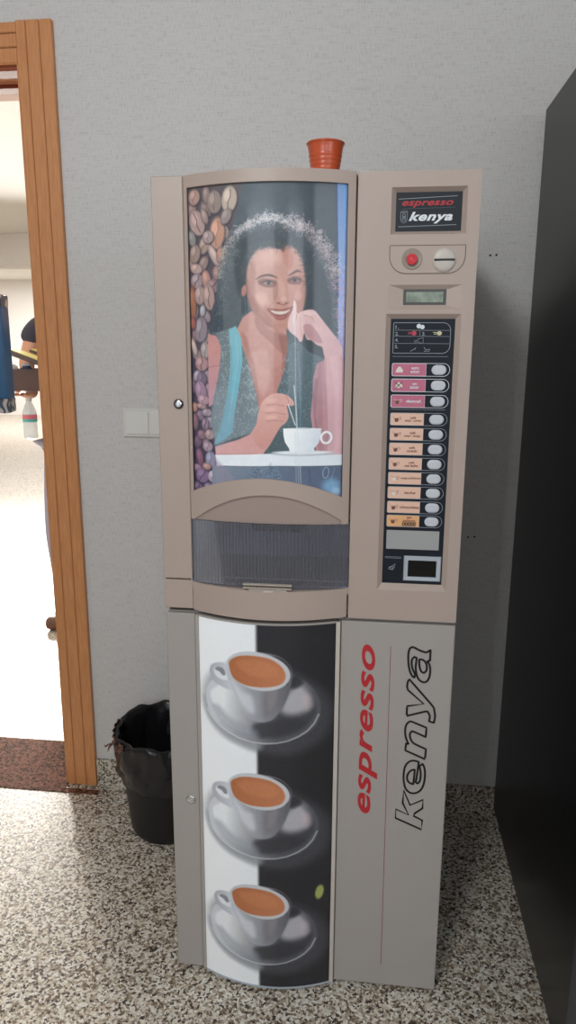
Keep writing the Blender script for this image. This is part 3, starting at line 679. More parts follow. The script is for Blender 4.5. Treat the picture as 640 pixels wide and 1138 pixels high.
('ell',(176,208,232),4,(285.2,559.6),(8.3,8.3),0,0.6),
('ring',(168,186,206),1.6,(265.8,521.4),(5.5,10.5),8,0.7),
('line',(160,178,200),1.4,[(282.6,513.3),(276.2,534.2),(281.7,554.1)],0.5,1.2),
('line',(70,56,90),2,[(233.4,511.8),(237.1,540)],0.5,1.2),
('poly',(150,158,168),6,[(48.5,377.5),(75.1,359.8),(92.5,427.4),(69.7,466.6),(46.6,471.5)],1,0.3),
('ell',(176,182,190),1.6,(221.2,483.8),(58.1,4.3),0,0.9),
('ell',(224,228,232),1,(221.2,481.7),(56.4,3.7),0,1),
('poly',((246,247,248),(216,222,230),(197.2,442.4),(251.3,460)),0.9,[(184.5,435.7),(256,436),(255.4,449.7),(251.4,463.5),(243.1,473.7),(244.8,480.6),(197.4,480.2),(195.7,473.3),(188,461.3),(185.4,449.3)],0,1),
('line',(242,244,246),1.4,[(185.3,436.2),(220.8,434.6),(256,436.5)],0.9,1.2),
('ring',(238,240,242),4.2,(265.5,453.4),(9.5,10.8),10,1),
('ell',(150,120,132),0.8,(267.2,453.4),(4.3,6.6),10,0.5),
('line',(214,218,224),1.5,[(203.3,204.1),(206.3,276),(207.6,358.1),(210.6,425.4),(215,557.3)],0.5,1.2),  # glare along the plexi crease, painted into the print with the next two lines
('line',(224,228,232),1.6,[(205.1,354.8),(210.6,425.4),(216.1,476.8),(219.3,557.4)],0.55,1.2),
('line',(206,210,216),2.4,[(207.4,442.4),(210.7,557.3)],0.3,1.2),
('line',(176,180,186),1.2,[(112.7,195.9),(115.6,252)],0.3,1.2),
('grain',6,2.2),
('grain',6,9)]
CUP_PRINT_GROUND = [
('poly',(36,35,40),2,[(-20,-20),(330,-20),(330,900),(-20,900)],0,1),
('poly',(26,26,30),30,[(210,-20),(330,-20),(330,500),(225,500)],0,0.6),
('poly',((248,249,250),(236,238,240),(0,0),(130,0)),5,[(-20,-20),(129,-20),(133,900),(-20,900)],0,1)]
CUP_PRINT = [
('ell',(84,84,90),14,(151.3,187.1),(140.9,99.2),14,0.6),
('poly',(150,154,160),9,[(9.1,180.1),(19.3,228),(55.4,262.2),(97.4,275.5),(136.6,280.5),(136.7,255.9),(83.9,241.7),(41.8,214.7),(27.9,175)],1,0.7),
('poly',((206,209,214),(84,84,90),(35.3,173.2),(177.2,175.5)),3,[(15.2,178.4),(21.1,149.6),(39.8,129.5),(99,108.4),(189.7,102.5),(233.8,124.8),(256.2,158.2),(262.4,190.7),(253.9,221.7),(228.7,244.3),(190.3,257.1),(144.6,266),(97.5,261),(55.7,244),(25.6,215.3)],1,1),
('poly',((234,236,238),(64,64,70),(56.9,168.2),(183.6,175.4)),5,[(26.4,175.4),(37.2,151.3),(78.4,128.9),(189.7,119.7),(234,138.7),(250.7,171.7),(247.4,206.7),(215.8,229.2),(170.8,243),(131.4,245.6),(84,238),(49,216.6)],1,1),
('poly',(52,52,58),8,[(124.9,221.3),(190.1,207.2),(234.8,216.2),(215.8,236.4),(170.8,250.2),(124.7,249.9)],1,0.85),
('poly',(200,196,200),12,[(193,147.5),(221.3,128.9),(240.5,156.7),(234.5,187.8),(202.8,196.8),(180.4,186)],1,0.8),
('poly',(200,178,182),8,[(224.7,155.5),(239.2,153.1),(247,178.4),(231.3,187.6)],1,0.5),
('poly',(150,156,166),9,[(31.2,195.8),(56,225.8),(104.5,249),(131.4,252.8),(124.8,232),(77.3,217.7),(45.8,192.1)],1,0.6),
('line',(226,228,232),2.6,[(18.4,205),(27,220),(45,237.1),(66.3,248.8),(90.7,257.8),(117.9,263),(144.6,264.6),(170.8,262.4),(193.5,257.2),(215.9,247.8),(235,235.5),(248.8,219.7),(258.1,199.4)],0.7,3),
('poly',(40,40,46),6,[(196,112.9),(214.9,109.9),(225.1,126.3),(208.8,137.4),(194.9,132.2)],1,0.8),
('poly',((176,178,186),(204,206,212),(29.1,117.8),(68.3,109.7)),2.5,[(25.4,118.7),(29.4,102.2),(44,93.4),(61.6,92.8),(73.2,105.4),(77,129.1),(81.6,149.4),(67.7,150.5),(46.7,143.5),(32.4,135.4)],1,1),
('poly',(228,230,234),2,[(35,115),(38,105.9),(50.9,103.2),(61.3,112.4),(66,128.3),(54.7,130.5),(42,126.1)],1,1),
('poly',(110,112,120),2,[(38,110.1),(43.8,103.3),(56.5,104.9),(62,116.4),(56.3,120.3),(47.9,113.6)],1,0.8),
('poly',((196,198,206),(92,92,98),(67.5,166.1),(205.7,154.7)),2.5,[(66.5,92.6),(73.6,77.6),(92.7,65.8),(132.3,58.9),(170.6,63.8),(192.7,78.6),(203.5,99.3),(201.2,128.2),(192.5,161.4),(180.4,186),(167.5,204),(154.6,212.4),(134.8,216),(114.9,209.6),(99.5,192.5),(84.8,163),(70.1,130.3)],1,1),
('poly',(226,228,232),8,[(77,129.1),(99.9,150.1),(118.6,158.3),(125,192.8),(111.7,194.4),(95,175.5),(83.6,152.6)],1,0.6),
('poly',(112,106,110),9,[(144.9,145.4),(172,133.8),(186.6,123.2),(180.3,161.5),(161.1,193.6),(144.8,201.7)],1,0.55),
('poly',(150,142,146),6,[(154.6,148.3),(173.9,140.7),(167.5,175.8),(154.6,186.9)],1,0.5),
('poly',(44,44,50),2.5,[(137.4,68.1),(170.6,66.5),(193.4,82),(200.4,100.6),(194.8,125.3),(189.8,128),(192.8,102.5),(180.1,82),(145.1,73)],1,0.9),
('ell',(196,196,200),1.5,(132.1,101.4),(68.1,42),9,1),
('poly',((172,104,66),(190,120,82),(78.9,94),(183.4,112.8)),2,[(69.9,94.1),(75.6,80.7),(96,70.2),(125.7,67.7),(157.9,72.4),(180.2,87.5),(189.7,107.3),(183.4,125.3),(161.1,134.1),(131.9,136.7),(102.1,133.7),(78.5,120.5)],1,1),
('poly',(206,136,92),6,[(85.8,86.1),(119.1,76.5),(157.9,83.3),(173.9,102.7),(151.5,113.8),(105.7,107.5)],1,0.4)]
CUP_PRINT_SPOT = ('ell',(172,182,96),2.5,(265.4,633.4),(9,18),8,0.9)
def shifted(ops, dy):
    out = []
    for o in ops:
        o = list(o)
        sh = lambda q: (q[0], q[1]+dy)
        if len(o[1]) == 4: o[1] = (o[1][0], o[1][1], sh(o[1][2]), sh(o[1][3]))
        o[3] = [sh(q) for q in o[3]] if o[0] in ('poly', 'line') else sh(o[3])
        out.append(tuple(o))
    return out
def portrait_canvas():
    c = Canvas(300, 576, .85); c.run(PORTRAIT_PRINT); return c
def cups_canvas():
    c = Canvas(295, 880, 1.1); c.run(CUP_PRINT_GROUND)
    for dy in (0, 279, 555): c.run(shifted(CUP_PRINT, dy))
    c.run([CUP_PRINT_SPOT, ('grain', 5, 4.)]); return c
# ---------------------------------------------------------------- materials of the room
def wallpaper():
    m = bpy.data.materials.new('woven_wallpaper'); m.use_nodes = True; nt = m.node_tree; N = nt.nodes; L = nt.links; b = N['Principled BSDF']
    b.inputs['Roughness'].default_value = .62; b.inputs['Specular IOR Level'].default_value = .35
    tc = N.new('ShaderNodeTexCoord'); mp = N.new('ShaderNodeMapping'); mp.inputs['Scale'].default_value = (26, 26, 520); L.new(tc.outputs['Object'], mp.inputs[0])
    n1 = N.new('ShaderNodeTexNoise'); n1.inputs['Scale'].default_value = 1; n1.inputs['Detail'].default_value = 4; L.new(mp.outputs[0], n1.inputs['Vector'])
    mp2 = N.new('ShaderNodeMapping'); mp2.inputs['Scale'].default_value = (300, 300, 60); L.new(tc.outputs['Object'], mp2.inputs[0])
    n2 = N.new('ShaderNodeTexNoise'); n2.inputs['Scale'].default_value = 1; n2.inputs['Detail'].default_value = 2; L.new(mp2.outputs[0], n2.inputs['Vector'])
    ad = N.new('ShaderNodeMath'); ad.operation = 'ADD'; L.new(n1.outputs[0], ad.inputs[0]); L.new(n2.outputs[0], ad.inputs[1])
    rp = N.new('ShaderNodeValToRGB'); rp.color_ramp.elements[0].position = .62; rp.color_ramp.elements[0].color = srgb(184, 178, 175)
    rp.color_ramp.elements[1].position = 1.25/1.0 if False else 1.0; rp.color_ramp.elements[1].color = srgb(208, 204, 201)
    L.new(ad.outputs[0], rp.inputs[0]); L.new(rp.outputs[0], b.inputs['Base Color'])
    bp = N.new('ShaderNodeBump'); bp.inputs['Strength'].default_value = .35; bp.inputs['Distance'].default_value = .0012
    L.new(ad.outputs[0], bp.inputs['Height']); L.new(bp.outputs[0], b.inputs['Normal']); return m
def terrazzo(name, tint=(1, 1, 1), rough=.28, scale=185):
    m = bpy.data.materials.new(name); m.use_nodes = True; nt = m.node_tree; N = nt.nodes; L = nt.links; b = N['Principled BSDF']
    b.inputs['Roughness'].default_value = rough; b.inputs['Specular IOR Level'].default_value = .35 if rough < .5 else .1
    tc = N.new('ShaderNodeTexCoord')
    nz = N.new('ShaderNodeTexNoise'); nz.inputs['Scale'].default_value = 120; nz.inputs['Detail'].default_value = 2; L.new(tc.outputs['Object'], nz.inputs['Vector'])
    mx = N.new('ShaderNodeVectorMath'); mx.operation = 'SCALE'; mx.inputs['Scale'].default_value = .009; L.new(nz.outputs['Color'], mx.inputs[0])
    av = N.new('ShaderNodeVectorMath'); av.operation = 'ADD'; L.new(tc.outputs['Object'], av.inputs[0]); L.new(mx.outputs[0], av.inputs[1])
    vo = N.new('ShaderNodeTexVoronoi'); vo.inputs['Scale'].default_value = scale; L.new(av.outputs[0], vo.inputs['Vector'])
    sp = N.new('ShaderNodeSeparateColor'); L.new(vo.outputs['Color'], sp.inputs[0])
    rp = N.new('ShaderNodeValToRGB'); cr = rp.color_ramp; cr.interpolation = 'CONSTANT'
    cr.elements[0].position = 0; cr.elements[0].color = srgb(*[c*t for c, t in zip((66, 56, 48), tint)])
    cr.elements[1].position = .13; cr.elements[1].color = srgb(*[c*t for c, t in zip((124, 106, 88), tint)])
    for p, c in ((.32, (170, 156, 138)), (.5, (214, 205, 190)), (.74, (230, 225, 216)), (.9, (200, 184, 162))):
        e = cr.elements.new(p); e.color = srgb(*[q*t for q, t in zip(c, tint)])
    L.new(sp.outputs[0], rp.inputs[0]); L.new(rp.outputs[0], b.inputs['Base Color']); return m
def wood():
    m = bpy.data.materials.new('varnished_wood'); m.use_nodes = True; nt = m.node_tree; N = nt.nodes; L = nt.links; b = N['Principled BSDF']
    b.inputs['Roughness'].default_value = .42; b.inputs['Coat Weight'].default_value = .15
    tc = N.new('ShaderNodeTexCoord'); mp = N.new('ShaderNodeMapping'); mp.inputs['Scale'].default_value = (60, 60, 5); L.new(tc.outputs['Object'], mp.inputs[0])
    n = N.new('ShaderNodeTexNoise'); n.inputs['Scale'].default_value = 3; n.inputs['Detail'].default_value = 6; L.new(mp.outputs[0], n.inputs['Vector'])
    rp = N.new('ShaderNodeValToRGB'); rp.color_ramp.elements[0].position = .25; rp.color_ramp.elements[0].color = srgb(190, 124, 74)
    rp.color_ramp.elements[1].position = .8; rp.color_ramp.elements[1].color = srgb(216, 150, 98)
    L.new(n.outputs[0], rp.inputs[0]); L.new(rp.outputs[0], b.inputs['Base Color']); return m
M_wall = wallpaper(); M_floor = terrazzo('terrazzo'); M_skirt = terrazzo('terrazzo_skirting', (.93, .93, .92), .35)
M_thresh = terrazzo('red_brown_threshold_stone', (.58, .41, .35), .75, 150)
M_wood = wood(); M_reddish = mat('dark_red_varnished_wood', (150, 78, 50), .4)
M_white = mat('white_paint', (235, 233, 228), .7); M_backwall = mat('pale_plaster', (238, 234, 230), .8)
M_dark = mat('dark_hole', (18, 17, 16), .9); M_groove = mat('wood_groove', (120, 70, 36), .6)
CZ = 2.9
# room with the vending machines: x -2.6..2.2, y -4.2..0.70
WX0, WX1, WY0, WY = -2.6, 2.2, -4.2, .70
DX0, DX1, DH = -1.39, -.570, 2.198          # doorway opening
bm = BM(); box(bm, -10, WX1+.2, WY0-.2, 15, -.12, 0); struct('floor', bm, M_floor)
bm = BM(); box(bm, WX0-.2, WX1+.2, WY0-.2, WY+.24, CZ, CZ+.1); struct('ceiling', bm, M_white)
bm = BM()
box(bm, WX0-.2, DX0, WY, WY+.24, 0, CZ); box(bm, DX1, WX1+.2, WY, WY+.24, 0, CZ); box(bm, DX0, DX1, WY, WY+.24, DH+.004, CZ)
wall_back = struct('wall_back', bm, M_wall)
bm = BM(); box(bm, WX0-.2, WX0, WY0, WY, 0, CZ); struct('wall_left', bm, M_wall)
bm = BM(); sy0, sy1, sz0, sz1 = -3.1, -1.7, 1.05, 2.45
box(bm, WX1, WX1+.2, WY0, sy0, 0, CZ); box(bm, WX1, WX1+.2, sy1, WY, 0, CZ); box(bm, WX1, WX1+.2, sy0, sy1, 0, sz0); box(bm, WX1, WX1+.2, sy0, sy1, sz1, CZ)
struct('wall_right', bm, M_wall)
bm = BM()
for q in ((sy0, sy0+.05, sz0, sz1), (sy1-.05, sy1, sz0, sz1), (sy0, sy1, sz0, sz0+.05), (sy0, sy1, sz1-.05, sz1), ((sy0+sy1)/2-.02, (sy0+sy1)/2+.02, sz0, sz1)): box(bm, WX1+.08, WX1+.14, *q)
struct('window_3', bm, M_white)
bm = BM()                                  # wall behind the photographer, with two window openings
wx = [(-1.6, .1), (.7, 1.6)]; wz0, wz1 = .95, 2.5
box(bm, WX0-.2, wx[0][0], WY0-.2, WY0, 0, CZ); box(bm, wx[0][1], wx[1][0], WY0-.2, WY0, 0, CZ); box(bm, wx[1][1], WX1+.2, WY0-.2, WY0, 0, CZ)
for a, b_ in wx: box(bm, a, b_, WY0-.2, WY0, 0, wz0); box(bm, a, b_, WY0-.2, WY0, wz1, CZ)
struct('wall_front', bm, M_wall)
for i, (a, b_) in enumerate(wx):
    bm = BM()
    for q in ((a, a+.05, wz0, wz1), (b_-.05, b_, wz0, wz1), (a, b_, wz0, wz0+.05), (a, b_, wz1-.05, wz1), ((a+b_)/2-.02, (a+b_)/2+.02, wz0, wz1)):
        box(bm, q[0], q[1], WY0-.12, WY0-.06, q[2], q[3])
    struct('window_%d' % (i+1), bm, M_white)
# skirting of the same terrazzo
bm = BM(); box(bm, -.466, WX1, WY-.012, WY, 0, .095, .002); struct('baseboard_back', bm, M_skirt)
bm = BM(); box(bm, WX1-.012, WX1, WY0, WY-.012, 0, .095, .002); struct('baseboard_right', bm, M_skirt)
# plug holes drilled in the wall to the right of the machine
for (x, z) in ((.722, 1.690), (.738, 1.691), (.709, .905), (.727, .907)):
    bm = BM(); lathe(bm, [(0, 0), (.0028, 0), (.0034, -.0012), (.0018, -.003), (0, -.003)], (x, WY-.0003, z), 12, Matrix.Rotation(math.pi/2, 4, 'X'))
    h = obj('plug_hole', bm, M_dark, wall_back); h['kind'] = 'structure'
# door frame: three grooved boards each side and above
bm = BM()
fw_ = .103
def jamb(x_in, sgn):
    edges = [0, .029, .067, .103]
    for a, c in zip(edges[:-1], edges[1:]):
        x0, x1 = sorted((x_in+sgn*(a+.0006), x_in+sgn*(c-.0006)))
        box(bm, x0, x1, WY-.016, WY, 0, DH+.105, .002, seg=1)
jamb(DX1, 1); jamb(DX0, -1)
for a, c in ((0, .040), (.040, .075), (.075, .103)):
    box(bm, DX0, DX1, WY-.014, WY, DH+a+.0012, DH+c-.0012, .002, seg=1)
for x0, x1 in ((DX1-.0, DX1+.018), (DX0-.018, DX0)): box(bm, x0-(.004 if x0 > -1 else 0), x1+(.004 if x0 < -1 else 0), WY-.012, WY+.27, 0, DH)
box(bm, DX0, DX1, WY-.012, WY+.12, DH-.001, DH+.018)
d1 = struct('door_1', bm, M_wood)
bm = BM()
for a, c in ((.029, 0), (.067, 0)): box(bm, DX1+a-.0012, DX1+a+.0012, WY-.0135, WY-.01, 0, DH+.1); box(bm, DX0-a-.0012, DX0-a+.0012, WY-.0135, WY-.01, 0, DH+.1)
for a in (.040, .075): box(bm, DX0, DX1, WY-.0115, WY-.01, DH+a-.0012, DH+a+.0012)
g = obj('groove', bm, M_groove, d1); g['kind'] = 'structure'
bm = BM(); box(bm, DX0, DX1, WY+.0, WY+.06, DH-.012, DH+.002, .003); box(bm, DX0, DX1, WY+.13, WY+.18, DH-.012, DH+.002, .003)
g = obj('door_stop', bm, M_reddish, d1); g['kind'] = 'structure'
bm = BM(); box(bm, DX0, DX1, WY+.1205, WY+.27, DH-.0015, DH+.018)
g = obj('head_lining', bm, mat('pale_orange_wood', (222, 176, 140), .5), d1); g['kind'] = 'structure'
# stone threshold
bm = BM(); box(bm, DX0-.1, DX1+.004, WY-.065, WY+.24, 0, .0025, .001, seg=1); box(bm, DX1+.0, DX1+.125, WY-.065, WY-.042, 0, .0025); struct('trim_1', bm, M_thresh)
# room beyond the doorway
bm = BM(); box(bm, -9.9, 1.4, 14.0, 14.2, 0, 3.0); struct('wall_far', bm, M_backwall)
bm = BM(); box(bm, -10.0, -9.8, .94, 14.0, 0, 3.0); struct('wall_far_left', bm, M_backwall)
bm = BM(); box(bm, 1.2, 1.4, .94, 14.0, 0, 3.0); struct('wall_far_right', bm, M_backwall)
bm = BM(); box(bm, -10.0, WX0-.2, .74, .94, 0, 3.0); box(bm, WX0-.2, WX1, WY+.24, WY+.25, DH+.1, 3.0); struct('wall_near', bm, M_backwall)
bm = BM(); box(bm, -10.0, 1.4, .94, 14.2, CZ+.001, CZ+.1); struct('ceiling_far', bm, M_white)
bm = BM(); box(bm, -9.8, 1.2, 8.0, 8.35, 2.50, CZ); struct('trim_2', bm, M_backwall)
# ---------------------------------------------------------------- coffee vending machine
M_beige = mat('beige_enamel', (176, 157, 146), .42, bump=(500, .05, .0003))
M_beige2 = mat('grey_beige_enamel', (166, 158, 152), .38, bump=(400, .05, .0003))
M_trim = mat('pale_plastic_trim', (196, 186, 176), .4)
M_seam = mat('seam_shadow_dark', (70, 62, 56), .8)
M_chrome = mat('chrome', (205, 205, 205), .18, 1)
M_black = mat('black_plastic', (16, 16, 18), .4)
M_navy = mat('blue_black_keypad_film', (22, 27, 36), .5, spec=.25)
M_logo = mat('dark_grey_badge', (30, 35, 41), .5, spec=.3)
M_whiteprint = mat('white_print', (225, 228, 232), .5)
M_lineprint = mat('pale_grey_print', (150, 156, 164), .5)
M_redprint = mat('red_print', (182, 36, 44), .45)
M_blackprint = mat('black_print', (14, 13, 13), .45)
M_redbtn = mat('red_plastic', (206, 30, 44), .3, coat=.3)
M_btn = mat('pale_grey_button', (198, 200, 206), .4)
M_foot = mat('black_rubber', (24, 24, 24), .8)
M_grey = mat('grey_blank_plate', (158, 158, 156), .5)
M_silver = mat('silver_plastic', (176, 182, 190), .35)
machine = tag(empty('coffee_vending_machine', (.3, .34, 0)), 'beige hot drinks vending machine with a woman portrait above three coffee cup pictures', 'vending machine')
def part(name, bm, m, parent=None, smooth=False):
    o = obj(name, bm, m, None, smooth)
    o.parent = parent or machine
    if o.parent is machine: o.matrix_parent_inverse = Matrix.Translation((-.3, -.34, 0))
    return o
W0, HT = .6, 1.75
def bulge(s, xc, hw): return lambda x: -s*max(0, 1-((x-xc)/hw)**2)
bd = bulge(.045, .225, .165)               # upper door
bt = bulge(.043, .222, .160)               # drip tray
bl = bulge(.035, .2175, .148)              # lower door
# housings
bm = BM()
box(bm, 0, W0, .014, .68, 1.104, HT, .003); box(bm, 0, W0, .014, .68, .905, .966, .003)
box(bm, 0, .058, .014, .68, .96, 1.11); box(bm, .386, W0, .014, .68, .96, 1.11); box(bm, .05, .39, .21, .68, .96, 1.11)
body = part('cabinet_housing', bm, M_beige)
bm = BM(); box(bm, .002, W0, .014, .68, .014, .899, .003); part('base_housing', bm, M_beige2)
bm = BM(); box(bm, .004, W0-.004, .02, .67, .897, .906); part('seam_shadow_strip', bm, M_seam)  # dark strip standing in for the shade in the gap between the housings
for x, y in ((.05, .06), (.55, .06), (.05, .62), (.55, .62)):
    bm = BM(); lathe(bm, [(0, 0), (.022, 0), (.022, .006), (.012, .008), (.012, .016), (0, .016)], (x, y, 0), 20); part('foot', bm, M_foot, smooth=False)
# upper door: flat hinge strip, curved frame around the portrait, arched lower rail
zt = lambda x: HT
pb = lambda x: 1.161+(1.196-1.161)*(1-((x-.218)/.150)**2)-(.004 if x > .218 else 0)*((x-.218)/.15)   # arched bottom of the portrait
ab = lambda x: 1.103+(1.164-1.103)*max(0, 1-((x-.2225)/.154)**2)                               # arched underside of the rail
bm = BM()
box(bm, 0.0, .0605, -.001, .012, .974, HT, .0015, seg=1)
X = span(.0615, .380, 44); back = lambda x: .012
inner = [x for x in X if .069 <= x <= .3665]; inner = [.069]+inner+[.3665]
band(bm, [.069]+[x for x in X if .069 < x < .3665]+[.3665], lambda x: 1.7285, zt, bd, back)
band(bm, [.069]+[x for x in X if .069 < x < .3665]+[.3665], ab, pb, bd, back)
band(bm, span(.0615, .069, 3), lambda x: 1.103, zt, bd, back)
band(bm, span(.3665, .380, 4), lambda x: 1.103, zt, bd, back)
door = part('upper_door', bm, M_beige)
bm = BM()                                  # recessed half-moon under the arch
X2 = [x for x in span(.070, .376, 40)]
prev = None
for x in X2:
    t_, d_ = ab(x)+.0015, bd(x)*.94+.003
    k_ = (t_-1.1025)/.064
    cur = [bm.verts.new(p) for p in ((x, d_+.016*k_, 1.1025), (x, d_, t_), (x, .012, t_), (x, .012, 1.1025))]
    if prev:
        for k in range(4): bm.faces.new((prev[k], prev[(k+1) % 4], cur[(k+1) % 4], cur[k]))
    else: bm.faces.new(cur)
    prev = cur
bm.faces.new(prev[::-1])
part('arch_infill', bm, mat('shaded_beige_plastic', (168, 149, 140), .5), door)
def print_mesh(name, canvas, x0, z0, yf, m, parent, zcut=None, alpha_fn=None):
    """curved sheet carrying a printed picture as its own colours"""
    nx, ny = canvas.nx, canvas.ny
    xs = x0+np.linspace(0, canvas.w, nx)/1000; zs = z0-np.linspace(0, canvas.h, ny)/1000
    yv = np.array([yf(x) for x in xs])
    zb = np.array([zcut(x) for x in xs]) if zcut else np.full(nx, -9.)
    XX = np.tile(xs, ny); YY = np.tile(yv, ny)
    ZZ = np.maximum(np.repeat(zs, nx), np.tile(zb, ny))
    co = np.stack([XX, YY, ZZ], 1).ravel()
    ii = np.arange(nx*ny).reshape(ny, nx)
    a, b, c, d = ii[:-1, :-1].ravel(), ii[1:, :-1].ravel(), ii[1:, 1:].ravel(), ii[:-1, 1:].ravel()
    keep = (ZZ[a]-ZZ[b] > 1e-5) | (ZZ[d]-ZZ[c] > 1e-5)
    F = np.stack([a, b, c, d], 1)[keep]
    me = bpy.data.meshes.new(name); me.vertices.add(nx*ny); me.vertices.foreach_set('co', co)
    me.loops.add(F.size); me.loops.foreach_set('vertex_index', F.ravel().astype(np.int32))
    me.polygons.add(len(F)); me.polygons.foreach_set('loop_start', np.arange(0, F.size, 4, dtype=np.int32))
    me.update(calc_edges=True); me.validate()
    at = me.color_attributes.new('print', 'FLOAT_COLOR', 'POINT')
    col = np.ones((nx*ny, 4)); col[:, :3] = canvas.linear().reshape(-1, 3)
    at.data.foreach_set('color', col.ravel().astype(np.float32))
    o = obj(name, me, m, parent, True); return o
def print_material(name, rough, coat, gain=1.):
    m = bpy.data.materials.new(name); m.use_nodes = True; nt = m.node_tree; b = nt.nodes['Principled BSDF']
    at = nt.nodes.new('ShaderNodeVertexColor'); at.layer_name = 'print'
    mu = nt.nodes.new('ShaderNodeVectorMath'); mu.operation = 'SCALE'; mu.inputs['Scale'].default_value = gain
    nt.links.new(at.outputs[0], mu.inputs[0]); nt.links.new(mu.outputs[0], b.inputs['Base Color'])
    b.inputs['Roughness'].default_value = rough; b.inputs['Coat Weight'].default_value = coat; b.inputs['Coat Roughness'].default_value = .1
    return m
M_print = print_material('glossy_backlit_film_off', .5, .8, 1.15)
M_print2 = print_material('glossy_photo_film', .45, .15, 1.15)
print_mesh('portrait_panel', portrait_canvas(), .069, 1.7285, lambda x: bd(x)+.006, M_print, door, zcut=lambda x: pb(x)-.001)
for xa in (.0692, .3652):                  # dark gap on each side of the picture
    bm = BM(); box(bm, xa, xa+.0012, bd(xa)+.0022, .01, 1.165, 1.728); part('picture_gasket', bm, M_black, door)
bm = BM(); R90 = Matrix.Rotation(math.pi/2, 4, 'X')
lathe(bm, [(0, .002), (.0095, .002), (.0095, .004), (.008, .0048), (0, .0048)], (.042, 0, 1.334), 24, R90)
lk = part('door_lock', bm, M_black, door)
bm = BM(); lathe(bm, [(0.0045, .004), (.0066, .0042), (.0068, .006), (.0045, .0066), (.0045, .0055), (.003, .0055), (.003, .007), (0, .007)], (.042, 0, 1.334), 24, R90)
part('lock_cylinder', bm, M_chrome, door)
# dispensing compartment
bm = BM()
box(bm, .058, .060, .0, .21, .966, 1.104); box(bm, .384, .386, .012, .21, .966, 1.104); box(bm, .058, .386, .205, .21, .966, 1.104); box(bm, .058, .386, .012, .21, 1.1, 1.104)
part('compartment_lining', bm, mat('grey_blue_plastic_lining', (188, 190, 200), .35))
bm = BM(); box(bm, .16, .28, .13, .20, 1.045, 1.10, .01); part('cup_station', bm, mat('dark_plastic_nozzles', (104, 102, 108), .3))
bm = BM(); lathe(bm, [(0, 1.072), (.008, 1.072), (.010, 1.10), (0, 1.10)], (.268, .05, 0), 20); part('nozzle', bm, M_black)
bm = BM(); box(bm, .064, .380, .03, .2, .9695, .9725, .001); part('drip_grid', bm, M_trim)
bm = BM()
Xt = span(.0615, .380, 36)
band(bm, Xt, lambda x: .907, lambda x: .968, bt, lambda x: .02)
box(bm, .0, .0605, -.001, .014, .909, .971, .0015, seg=1)
box(bm, .0605, .384, .0, .205, .955, .9695)
tray = part('drip_tray', bm, M_beige)
bm = BM(); box(bm, .185, .262, -.0405, -.0345, .968, .9705, .001); box(bm, .215, .235, -.0445, -.040, .9655, .9695, .001)
part('finger_notch', bm, M_trim, tray)
def clear_plastic():
    m = bpy.data.materials.new('clear_ribbed_plastic'); m.use_nodes = True; nt = m.node_tree; N = nt.nodes; L = nt.links
    out = N['Material Output']; N.remove(N['Principled BSDF'])
    tr = N.new('ShaderNodeBsdfTransparent'); tr.inputs[0].default_value = (.90, .90, .93, 1)
    gl = N.new('ShaderNodeBsdfGlossy'); gl.inputs[0].default_value = (.8, .85, .95, 1); gl.inputs['Roughness'].default_value = .12
    df = N.new('ShaderNodeBsdfDiffuse'); df.inputs[0].default_value = (.66, .64, .68, 1)
    lw = N.new('ShaderNodeLayerWeight'); lw.inputs[0].default_value = .5
    m1 = N.new('ShaderNodeMixShader'); L.new(lw.outputs['Fresnel'], m1.inputs[0]); L.new(tr.outputs[0], m1.inputs[1]); L.new(gl.outputs[0], m1.inputs[2])
    m2 = N.new('ShaderNodeMixShader'); mr = N.new('ShaderNodeMapRange'); mr.inputs[3].default_value = .03; mr.inputs[4].default_value = .36; L.new(lw.outputs['Facing'], mr.inputs[0]); L.new(mr.outputs[0], m2.inputs[0]); L.new(m1.outputs[0], m2.inputs[1]); L.new(df.outputs[0], m2.inputs[2])
    L.new(m2.outputs[0], out.inputs[0]); return m
M_clear = clear_plastic()
bm = BM(); n = 46*8; prev = None
bf = bulge(.028, .2225, .157)
for i in range(n+1):
    x = .0625+(.3825-.0625)*i/n; rib = .0026*abs(math.sin(math.pi*i/8))**.9
    y = bf(x)-rib
    cur = [bm.verts.new(p) for p in ((x, y, .9705), (x, y, 1.1015), (x, bf(x)+.0015, 1.1015), (x, bf(x)+.0015, .9705))]
    if prev:
        for k in range(4): bm.faces.new((prev[k], prev[(k+1) % 4], cur[(k+1) % 4], cur[k]))
    else: bm.faces.new(cur)
    prev = cur
bm.faces.new(prev[::-1])
flap = part('delivery_flap', bm, M_clear)
bm = BM(); hx = [.172, .172, .272, .272]
outline(bm, [(.174, .974), (.272, .974), (.272, .981), (.174, .981)], .0022, -.043, -.034)
part('flap_grip', bm, mat('worn_clear_plastic_edge', (190, 176, 160), .25), flap)
# control panel, right
PX0, PX1 = .3835, .6
def plate(bm, x0, x1, z0, z1, holes, y, y1):
    xs = sorted({x0, x1}|{h[0] for h in holes}|{h[1] for h in holes}); zs = sorted({z0, z1}|{h[2] for h in holes}|{h[3] for h in holes})
    vd = {}
    def v(x, z): 
        if (x, z) not in vd: vd[(x, z)] = bm.verts.new((x, y, z))
        return vd[(x, z)]
    for a, b in zip(xs[:-1], xs[1:]):
        for c, d in zip(zs[:-1], zs[1:]):
            cx, cz = (a+b)/2, (c+d)/2
            if any(h[0] < cx < h[1] and h[2] < cz < h[3] for h in holes): continue
            bm.faces.new((v(a, c), v(b, c), v(b, d), v(a, d)))
    for (p, q) in (((x0, z0), (x1, z0)), ((x1, z0), (x1, z1)), ((x1, z1), (x0, z1)), ((x0, z1), (x0, z0))):
        A = [bm.verts.new((p[0], y, p[1])), bm.verts.new((q[0], y, q[1])), bm.verts.new((q[0], y1, q[1])), bm.verts.new((p[0], y1, p[1]))]
        bm.faces.new(A)
